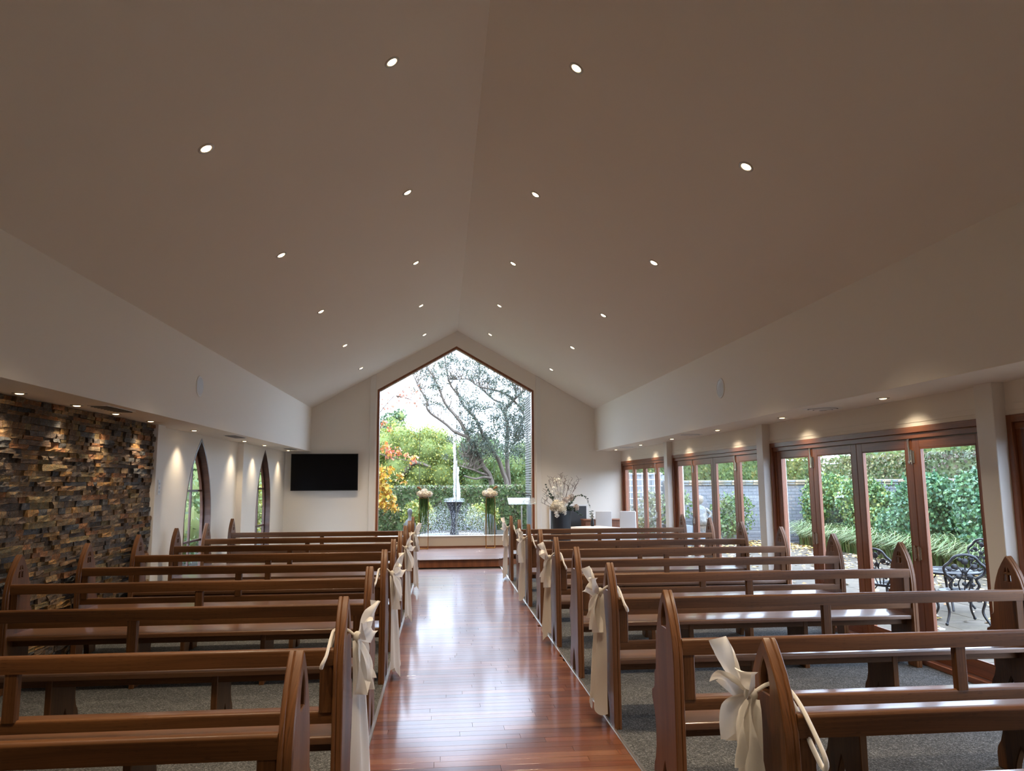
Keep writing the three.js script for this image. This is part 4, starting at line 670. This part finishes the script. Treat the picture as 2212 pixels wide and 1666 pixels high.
{
  const t = thing('iron_table', 'round black cast-iron table on the terrace paving', 'table', [6.35, 0.002, -8.95]), H = 0.48;
  mesh('table_top', merge([lathe([[0.001, H], [0.36, H], [0.38, H - 0.01], [0.375, H - 0.03], [0.36, H - 0.02], [0.001, H - 0.015]], 40), ring(0.3, 0.006, H + 0.002), ring(0.2, 0.006, H + 0.002), ring(0.1, 0.006, H + 0.002)]), iron, t);
  for (let i = 0; i < 4; i++) { const a = i * Math.PI / 2 + 0.5, c = Math.cos(a), s = Math.sin(a); mesh('leg', merge([limb([[c * 0.26, H - 0.02, s * 0.26], [c * 0.25, H - 0.12, s * 0.25], [c * 0.16, 0.2, s * 0.16], [c * 0.27, 0.012, s * 0.27]], 0.02, 0.013, 18, 8), limb([[c * 0.12, H - 0.02, s * 0.12], [c * 0.15, H - 0.1, s * 0.15], [c * 0.24, H - 0.12, s * 0.24]], 0.008, 0.008, 10, 6)]), iron, t); }
  mesh('shelf_ring', ring(0.16, 0.008, 0.2), iron, t);
}

// ---------- garden beyond the gable window ----------
const slatMat = std({ color: L(0.13, 0.122, 0.1), roughness: 0.8 });
{
  const t = thing('slat_screen', 'tall grey screen of horizontal slats outside the right edge of the gable window', 'screen', [2.36, 0, -19.1]);
  for (let i = 0; i < 46; i++) { const y = 1.0 + i * 0.0655; mesh('slat', box(-0.012, 0.012, y, y + 0.042, -1.8, 1.6, 0.002), slatMat, t); }
  for (const z of [-1.75, 0, 1.55]) mesh('post', box(0.014, 0.08, 0, 4.03, z - 0.04, z + 0.04, 0.003), slatMat, t);
  mesh('base_panel', box(-0.01, 0.012, 0, 0.985, -1.25, 1.6, 0.002), greyDark, t);
}
const wetStone = std({ color: L(0.05, 0.045, 0.05), map: stoneMap, roughness: 0.35 });
const foam = phys({ color: L(0.95, 0.97, 1), roughness: 0.35, transmission: 0.35, thickness: 0 });
{
  const t = thing('garden_fountain', 'dark stone chalice fountain on a slim stem outside the gable window', 'fountain', [0.36, -0.02, -22]);
  mesh('chalice', lathe([[0.001, 0], [0.16, 0], [0.14, 0.1], [0.1, 0.3], [0.085, 0.5], [0.11, 0.68], [0.17, 0.88], [0.24, 1.04], [0.262, 1.07], [0.25, 1.075], [0.2, 1.03], [0.001, 1.0]], 32), wetStone, t);
  mesh('nozzle', new THREE.CylinderGeometry(0.012, 0.018, 0.22, 10).translate(0, 1.12, 0), blackPlastic, t);
  mesh('basin_rim', lathe([[1.05, 0], [1.25, 0], [1.25, 0.1], [1.05, 0.1], [1.05, 0]], 40), castStone, t);
  mesh('basin_water', new THREE.CylinderGeometry(1.05, 1.05, 0.02, 40).translate(0, 0.05, 0), phys({ color: L(0.03, 0.04, 0.04), roughness: 0.08 }), t);
  const w = thing('fountain_water', 'white water jet and spray of the chalice fountain', 'water', [0.36, 0, -22]);
  const r = rng(88), jet = [];
  for (let k = 0; k < 3; k++) { const pts = []; for (let i = 0; i <= 10; i++) pts.push([k * 0.045 + (r() - 0.5) * 0.03 + (k ? 0.05 * (1 - i / 10) : 0), 1.12 + i * (k === 0 ? 0.163 : 0.135 - k * 0.02), (r() - 0.5) * 0.03]); jet.push(limb(pts, 0.02 + k * 0.006, k ? 0.035 : 0.024, 40, 9)); }
  const p = merge(jet), a = p.attributes.position; for (let i = 0; i < a.count; i++) { const h = hash2(Math.round(a.getX(i) * 900), Math.round(a.getY(i) * 900), 5) - 0.5; a.setX(i, a.getX(i) + h * 0.022); } p.computeVertexNormals();
  mesh('jet', p, foam, w);
  const n = 11000, im = new THREE.InstancedMesh(new THREE.IcosahedronGeometry(1, 0), foam, n), M = new THREE.Matrix4(), q = new THREE.Quaternion();
  for (let i = 0; i < n; i++) { const u = r(); let x, y, z; const th = r() * 6.283; if (u < 0.28) { const k = r(); y = 1.1 + k * 1.68; const rad = (0.03 + 0.08 * (1 - k)) * r(); x = Math.cos(th) * rad + 0.06 * (1 - k); z = Math.sin(th) * rad; } else if (u < 0.36) { const rad = 0.05 + 0.26 * r(); x = Math.cos(th) * rad; z = Math.sin(th) * rad; y = 1.05 + 0.14 * r() * (1 - rad); } else { const rad = 0.22 + 0.75 * Math.sqrt(r()), fall = r(); x = Math.cos(th) * rad; z = Math.sin(th) * rad; y = (1.2 - rad * 0.55) * fall + 0.05; } const s = 0.0016 + r() * r() * 0.0045; M.compose(V(x, y, z), q, V(s, s * (1 + r() * 2.2), s)); im.setMatrixAt(i, M); }
  im.name = 'spray'; im.userData.kind = 'stuff'; w.add(im);
}
{
  const t = thing('garden_statue', 'slender dark metal statue of a head and shoulders outside the gable window', 'statue', [-0.8, -0.02, -18.8]);
  mesh('figure', merge([lathe([[0.001, 0], [0.12, 0], [0.12, 0.05], [0.1, 0.08], [0.1, 0.3], [0.13, 0.45], [0.14, 0.58], [0.11, 0.68], [0.05, 0.74], [0.038, 0.8], [0.045, 0.84], [0.06, 0.89], [0.063, 0.93], [0.05, 0.975], [0.02, 0.995], [0.001, 1]], 22).scale(1, 1, 0.75), limb([[0.11, 0.64, 0], [0.14, 0.45, 0.03], [0.1, 0.28, 0.06]], 0.032, 0.022, 10, 8), limb([[-0.11, 0.64, 0], [-0.14, 0.45, 0.03], [-0.1, 0.28, 0.06]], 0.032, 0.022, 10, 8)]), bronze, t);
  const s = thing('garden_boulder', 'upright grey boulder outside behind the trailing green stand', 'rock', [1.32, -0.03, -20.5]);
  const g = new THREE.IcosahedronGeometry(1, 3), p = g.attributes.position; for (let i = 0; i < p.count; i++) { const h = 1 + 0.16 * (vnoise((p.getX(i) + 1) / 2, (p.getY(i) + p.getZ(i) + 2) / 4, 6, 6, 9) - 0.5); p.setXYZ(i, p.getX(i) * 0.17 * h, p.getY(i) * 0.42 * h + 0.38, p.getZ(i) * 0.16 * h); } g.computeVertexNormals(); mesh('rock', g, castStone, s);
  const b = thing('garden_spotlight', 'small round black garden light outside at the foot of the gable window', 'garden light', [1.66, 0.38, -19.2]);
  mesh('body', new THREE.TorusGeometry(0.045, 0.014, 10, 24).translate(0, 0.02, 0), blackPlastic, b); mesh('lens_cover', new THREE.CylinderGeometry(0.045, 0.045, 0.02, 18).rotateX(Math.PI / 2).translate(0, 0.02, 0), greyDark, b); mesh('spike', new THREE.CylinderGeometry(0.012, 0.008, 0.42, 8).translate(0, -0.22, 0), blackPlastic, b);
}
const hedgeTones = [[0.1, 0.16, 0.05], [0.15, 0.2, 0.06], [0.07, 0.11, 0.04], [0.2, 0.2, 0.07], [0.14, 0.11, 0.06]];
hedge('long clipped hedge across the garden behind the fountain', [0.5, 0.7, -27.2, 6, 0.74, 0.6], 26000, 0.085, hedgeTones, 81);
function lowShrub(lab, b, n, seed) { const t = thing('low_shrub', lab, 'shrub', [b[0], 0, b[2]]); const loc = [[0, b[1], 0, b[3], b[4], b[5]]]; mesh('branches', merge([core(loc, 0.6, innerOlive), limb([[0, -0.07, 0], [0.01, 0.2, 0], [0, b[1], 0]], 0.04, 0.03, 6, 6)]), innerOlive, t); leaves(t, 'foliage', loc, n, 0.075, leafS, leafMat, lime, seed); }
lowShrub('bright lime-green low shrub before the hedge, statue side', [-0.75, 0.55, -24.5, 0.55, 0.5, 0.4], 1500, 82);
lowShrub('bright lime-green low shrub before the hedge, right of the fountain', [1.35, 0.5, -24.5, 0.55, 0.45, 0.4], 1500, 83);

const BR_ = {"t1":[[2.4,-0.1,-33.2],[2.18,1.65,-33],[2.02,2.05,-32.8],[1.81,2.28,-32.7],[1.64,2.64,-32.6],[1.44,3.03,-32.5],[1.17,3.49,-32.4],[1,3.84,-32.3],[0.76,4.27,-32.2],[0.5,4.59,-32.1],[0.2,4.91,-32],[0,5.26,-31.9],[-0.16,5.71,-31.8],[-0.33,6.02,-31.7],[-0.52,6.33,-31.6],[-0.85,6.74,-31.5]],
"t2":[[1.11,3.58,-32.2],[0.5,3.83,-32.05],[0.17,4.11,-31.9],[-0.15,4.33,-31.75],[-0.51,4.57,-31.6],[-0.67,4.78,-31.45],[-0.66,5.03,-31.3],[-0.79,5.3,-31.15],[-0.98,5.57,-31],[-1.14,5.9,-30.85],[-1.29,6.26,-30.7]],
"t3":[[3.1,-0.1,-34.1],[2.93,1.68,-34],[2.78,2.06,-33.93],[2.57,2.64,-33.86],[2.36,2.95,-33.79],[2.08,3.33,-33.71],[1.87,3.7,-33.64],[1.69,4.11,-33.57],[1.52,4.48,-33.5],[1.34,4.68,-33.43],[0.96,5.08,-33.36],[0.68,5.59,-33.29],[0.38,5.96,-33.21],[0.24,6.33,-33.14],[0.16,6.7,-33.07],[0.06,7.41,-33]],
"t5":[[3.1,-0.1,-34.6],[3.08,1.68,-34.5],[3.04,2.24,-34.44],[3,2.94,-34.38],[3,3.46,-34.31],[3.03,4.26,-34.19],[2.92,4.78,-34.12],[2.95,5.02,-34.06],[3.3,5.41,-34]],
"t5a":[[3.3,5.41,-34],[3.11,5.57,-33.86],[2.61,5.79,-33.71],[1.73,5.98,-33.57],[1.48,6.07,-33.43],[1.2,6.29,-33.29],[0.68,6.26,-33.14],[0.27,6.24,-33]],"t5b":[[3.3,5.41,-34],[3.41,5.51,-33.67],[3.86,5.89,-33.33],[4.28,6.3,-33]],"t5c":[[3.3,5.41,-34],[3.4,5.68,-33.9],[3.25,6.13,-33.8],[3.03,6.54,-33.7]],"t5d":[[3.3,5.41,-34],[3.67,4.93,-33.85],[3.82,4.43,-33.7]],
"t5e":[[2.93,4.98,-34.3],[2.78,5.29,-34.21],[2.39,5.45,-34.13],[1.96,5.8,-34.04],[1.71,6.03,-33.96],[1.67,6.34,-33.87],[1.72,6.75,-33.79],[1.63,7.37,-33.7]],"l1":[[2.15,1.81,-32.8],[1.81,1.85,-32.6],[1.47,1.78,-32.4],[1.23,1.82,-32.2],[0.93,1.91,-32]],"l2":[[1.95,1.96,-32.8],[1.67,2.04,-32.53],[1.33,2.17,-32.27],[0.83,2.3,-32]],"l3":[[1.82,2.28,-32.8],[1.51,2.34,-32.6],[1.24,2.47,-32.4],[1.16,2.73,-32.2],[0.83,2.74,-32]],"l4":[[3.09,3.28,-34.2],[3.32,3.45,-34.05],[3.77,3.68,-33.9]]};
const radii = { t1: [0.14, 0.03], t2: [0.075, 0.02], t3: [0.13, 0.022], t5: [0.13, 0.07], t5a: [0.06, 0.02], t5b: [0.05, 0.02], t5c: [0.045, 0.015], t5d: [0.04, 0.015], t5e: [0.05, 0.012], l1: [0.06, 0.03], l2: [0.06, 0.03], l3: [0.07, 0.03], l4: [0.04, 0.02] };
{
  const t = thing('gum_tree', 'tall leaning gum tree with pale bare limbs behind the hedge', 'tree', [2.4, -0.1, -33.2], 0, 'trees around the garden'), o = t.position, r = rng(90);
  const twigs = [], lf = [];
  for (const [k, p] of Object.entries(BR_)) {
    const q = p.map((a) => [a[0] - o.x, a[1] - o.y, a[2] - o.z]); mesh(k[0] === 't' && k.length === 2 ? 'trunk' : 'limb', limb(q, radii[k][0], radii[k][1], 50, 8), barkPale, t);
    const c = new THREE.CatmullRomCurve3(q.map((a) => V(...a)));
    for (let i = 0; i < 40; i++) { const u = 0.3 + 0.7 * r(), s = c.getPointAt(u); if (s.y < 2.2) continue; const d = V(r() - 0.5, 0.2 + r() * 0.7, r() - 0.5).normalize(), len = 0.5 + r() * 0.8, m = s.clone().addScaledVector(d, len * 0.5).add(V((r() - 0.5) * 0.15, 0, (r() - 0.5) * 0.2)), e = s.clone().addScaledVector(d, len).add(V((r() - 0.5) * 0.3, (r() - 0.4) * 0.3, 0)); twigs.push(limb([s, m, e], 0.018, 0.005, 7, 4)); if (r() < 0.7) lf.push([e.x, e.y, e.z, 0.12 + r() * 0.14, 0.1 + r() * 0.12, 0.16]); }
  }
  mesh('twigs', merge(twigs), bark, t).userData.kind = 'stuff';
  const cl = [[0.53, 7.02, 0.27], [0, 6.68, 0.23], [0.33, 7.36, 0.2], [-0.67, 6.67, 0.3], [-0.4, 6.23, 0.2], [1.54, 5.67, 0.32], [0.93, 5.94, 0.23], [1.1, 5.16, 0.37], [1.2, 4.8, 0.4], [0.84, 4.63, 0.3], [1.34, 4.19, 0.43], [0.77, 3.96, 0.33], [2.14, 5.54, 0.23], [2.41, 5.95, 0.27], [2.18, 6.08, 0.2], [2.95, 6.02, 0.23], [2.75, 5.61, 0.2], [2.21, 4.4, 0.37], [2.51, 4.03, 0.43], [2.2, 3.69, 0.37], [3.18, 4.63, 0.37], [3.35, 4.03, 0.43], [2.94, 3.69, 0.33], [3.44, 3.46, 0.4], [1.74, 6.55, 0.23], [1.3, 6.28, 0.2], [-0.9, 6.47, 0.2], [-1.32, 5.72, 0.17], [0.17, 4.79, 0.2], [3.62, 3.86, 0.33], [1.1, 6.41, 0.2], [2.68, 4.53, 0.3], [4.1, 4.8, 0.5], [4.4, 4.0, 0.6], [4.2, 5.6, 0.4], [2.0, 3.2, 0.5], [2.7, 3.1, 0.5], [3.3, 2.9, 0.5], [3.7, 4.5, 0.4], [1.7, 3.6, 0.4], [1.5, 4.9, 0.35], [1.9, 5.0, 0.35], [2.4, 4.9, 0.35], [2.9, 5.1, 0.3], [3.6, 5.1, 0.35]];
  leaves(t, 'foliage', cl.map(([x, y, s]) => [x - o.x, y - o.y, -32.6 - o.z + (r() - 0.5) * 1.6, s * 1.15, s * 1.15, s * 1.3]).concat(lf), 30000, 0.105, leafGeom2(0.2, 1), leafMat, [[0.055, 0.08, 0.05], [0.08, 0.105, 0.06], [0.045, 0.06, 0.045], [0.12, 0.12, 0.07]], 91, { shell: 0.05, droop: 1.2 });
}
{ // yellow maple leaning in at the left of the window
  const t = thing('maple_tree', 'autumn maple with yellow and orange leaves at the left of the gable window', 'tree', [-3.4, -0.05, -23.2], 0, 'trees around the garden'), o = t.position;
  mesh('trunk', limb([[0, 0, 0], [0.1, 1.2, 0], [0.05, 2.6, 0], [0.3, 4.2, 0]], 0.13, 0.05, 16, 8), bark, t);
  const lim = (p) => mesh('limb', limb(p.map((a) => [a[0] - o.x, a[1] - o.y, a[2] - o.z]), 0.03, 0.008, 24, 6), bark, t);
  lim([[-3.3, 2.2, -23.2], [-2.4, 2.6, -22.9], [-1.6, 2.4, -22.6], [-0.9, 2.25, -22.5]]); lim([[-3.3, 1.8, -23.2], [-2.4, 2.0, -22.8], [-1.7, 1.5, -22.5], [-1.4, 0.9, -22.5]]); lim([[-3.3, 3, -23.2], [-2.13, 3.75, -23.9], [-1.81, 4.11, -23.8], [-1.55, 4.4, -23.8], [-1.21, 4.61, -23.8], [-1.01, 4.7, -23.7]]); lim([[-1.5, 4.4, -23.8], [-1.09, 4.3, -23.8], [-0.82, 4.17, -23.7]]);
  const mp = [[-1.85, 1.97, 0.14], [-1.76, 1.74, 0.21], [-1.85, 1.52, 0.21], [-1.66, 1.34, 0.23], [-1.79, 1.07, 0.23], [-1.5, 1.11, 0.18], [-1.72, 0.89, 0.18], [-1.46, 0.89, 0.16], [-1.32, 0.78, 0.09], [-1.54, 1.99, 0.14], [-1.29, 1.78, 0.12], [-1.11, 1.6, 0.08], [-2.3, 1.4, 0.4], [-2.5, 2.1, 0.4], [-2.2, 0.9, 0.3]];
  leaves(t, 'yellow_foliage', mp.map(([x, y, s]) => [x - o.x, y - o.y, -22.5 - o.z, s, s, s]), 1500, 0.1, leafRound, leafMat, [[0.75, 0.52, 0.06], [0.68, 0.4, 0.05], [0.8, 0.6, 0.14], [0.6, 0.28, 0.05], [0.5, 0.42, 0.07]], 92, { shell: 0.1 });
  const rd = [[-1.73, 2.67, 0.18], [-1.57, 2.46, 0.18], [-1.35, 2.53, 0.15], [-0.89, 2.3, 0.16], [-1.07, 2.39, 0.1], [-1.81, 3.39, 0.12], [-1.6, 3.19, 0.1], [-2.4, 2.8, 0.4]];
  leaves(t, 'orange_foliage', rd.map(([x, y, s]) => [x - o.x, y - o.y, -22.6 - o.z, s, s, s]), 480, 0.09, leafRound, leafMat, [[0.65, 0.26, 0.1], [0.6, 0.16, 0.1], [0.7, 0.42, 0.1]], 93, { shell: 0.1 });
  leaves(t, 'sparse_foliage', [[-1.4, 4.4, 0.5], [-1.9, 4.1, 0.4], [-0.95, 4.5, 0.4], [-1.0, 4.2, 0.35]].map(([x, y, s]) => [x - o.x, y - o.y, -23.8 - o.z, s, s * 0.7, s]), 170, 0.085, leafRound, leafMat, [[0.5, 0.22, 0.16], [0.4, 0.2, 0.13]], 94, { shell: 0.0 });
}
const bgt = 'trees around the garden', zt = -38;
const tr5 = (a) => a.map(([x, y, s, z = zt]) => [x, y, z, s * 1.12, s * 1.12, s * 1.3]);
tree('dark green tree at the left behind the yellow trees, seen through the gable window', tr5([[-2.7, 4.7, 0.66, -40], [-3.1, 4.35, 0.58, -40], [-2.3, 5.2, 0.35, -40], [-4.2, 4.2, 1, -40], [-3.4, 2.6, 1, -40]]), 5200, 0.13, darkGreen, 101, leafS, null, { shell: 0.3 }, bgt);
tree('yellow-green tree left of the fountain jet, seen through the gable window', tr5([[-2.17, 3.9, 0.78], [-2.85, 3.48, 0.89], [-1.82, 3.36, 0.89], [-2.26, 2.33, 0.97], [-3.0, 1.8, 0.8], [-3.8, 2.6, 1.0], [-1.5, 1.6, 0.78]]), 15000, 0.092, lime, 102, leafS, [[[0, -0.1, 0], [0.2, 2, 0.2], [-0.2, 3.8, 0]], [[0.2, 2, 0.6], [0.8, 2.6, 0.9], [1.6, 2.4, 1.0]]], { shell: 0.35 }, bgt);
tree('lighter yellow tree just left of the fountain jet, seen through the gable window', tr5([[-0.75, 3.97, 0.58], [-0.1, 3.78, 0.58], [-0.75, 3.28, 0.93], [0.21, 3.05, 0.89], [-1.12, 2.21, 0.97], [-0.05, 2.05, 0.97], [0.41, 1.74, 0.78]]), 15000, 0.092, [[0.34, 0.36, 0.07], [0.45, 0.4, 0.07], [0.22, 0.29, 0.07], [0.28, 0.34, 0.1]], 103, leafS, null, { shell: 0.35 }, bgt);
tree('green tree to the right of the fountain jet behind the gum', tr5([[1.37, 3.5, 0.5, -39], [1.18, 2.7, 0.86], [2.15, 2.7, 0.89], [2.92, 2.19, 0.86], [2.34, 3.3, 0.5, -39], [1.6, 1.7, 0.8]]), 13000, 0.092, midGreen, 104, leafS, null, { shell: 0.35 }, bgt);
tree('green tree at the right edge of the gable window behind the gum', tr5([[3.82, 2.38, 0.93], [4.1, 3.2, 0.62], [3.9, 1.72, 0.78], [5, 2.6, 1.1], [5.4, 3.6, 0.9]]), 12000, 0.092, midGreen, 105, leafS, null, { shell: 0.35 }, bgt);
{ // distant tree belt
  const r = rng(110);
  [[-11, 'far left'], [-6.5, 'left'], [-2, 'left centre'], [2.5, 'right centre'], [7, 'right'], [12, 'far right']].forEach(([x, w], i) => tree(`distant grey-green tree of the belt behind the garden, ${w}`, [[x, 2.0, -50, 2.15, 2.1, 1.4], [x, 2.6 + r(), -50.4, 1.7, 1.6, 1.3]], 5000, 0.22, [[0.16, 0.21, 0.1], [0.2, 0.25, 0.12], [0.12, 0.17, 0.08]], 111 + i, leafS, null, { shell: 0.7 }, 'distant tree belt', 0.86));
}
// ---------- garden beside the arched windows ----------
tree('leafy shrub bank outside the arched window nearer the stone wall', [[-6.1, 1.3, -17.4, 1.0, 1.5, 1.8], [-6.6, 2.3, -18.6, 1.1, 1.2, 1.8], [-5.6, 0.7, -16.2, 0.8, 0.9, 1.2], [-6.6, 1.4, -14, 1, 1.6, 1.8]], 6500, 0.1, midGreen, 121, leafS, null, { shell: 0.4 }, 'trees around the garden');
tree('yellow-green shrub bank outside the arched window nearer the screen', [[-6.3, 1.4, -24.5, 1.1, 1.6, 2], [-5.9, 0.9, -22.2, 0.9, 1.1, 1.4], [-6.8, 2.6, -25.5, 1.2, 1.3, 2]], 6000, 0.1, lime, 122, leafS, null, { shell: 0.4 }, 'trees around the garden');
tree('tall dark tree far back outside the arched window nearer the stone wall', [[-9.2, 2.6, -27, 2.2, 3.2, 3], [-9.5, 2.4, -22, 2, 3, 3], [-10, 5.2, -25, 2.4, 2, 4]], 9000, 0.15, midGreen, 124, leafS, null, { shell: 0.5 }, 'trees around the garden', 0.85);
tree('tall yellow-green tree far back outside the arched window nearer the screen', [[-8.2, 2.4, -34, 2.6, 3.2, 2.2], [-6.4, 2.2, -37, 2, 2.8, 2], [-8, 5.2, -35, 2.4, 1.8, 2]], 8000, 0.16, lime, 125, leafS, null, { shell: 0.5 }, 'trees around the garden', 0.85);
tree('tall pale-trunked tree outside the arched windows', [[-6.4, 4.6, -18.5, 2.2, 1.4, 2.4], [-8, 3.4, -21, 2, 2.2, 2.6]], 5000, 0.12, darkGreen, 123, leafS, [[[0.3, -4.6 + 4.5, 0.4], [0.4, 2, 0.2], [0, 4.6, 0]]], { shell: 0.5 }, 'trees around the garden');
renderer.render(scene, camera);
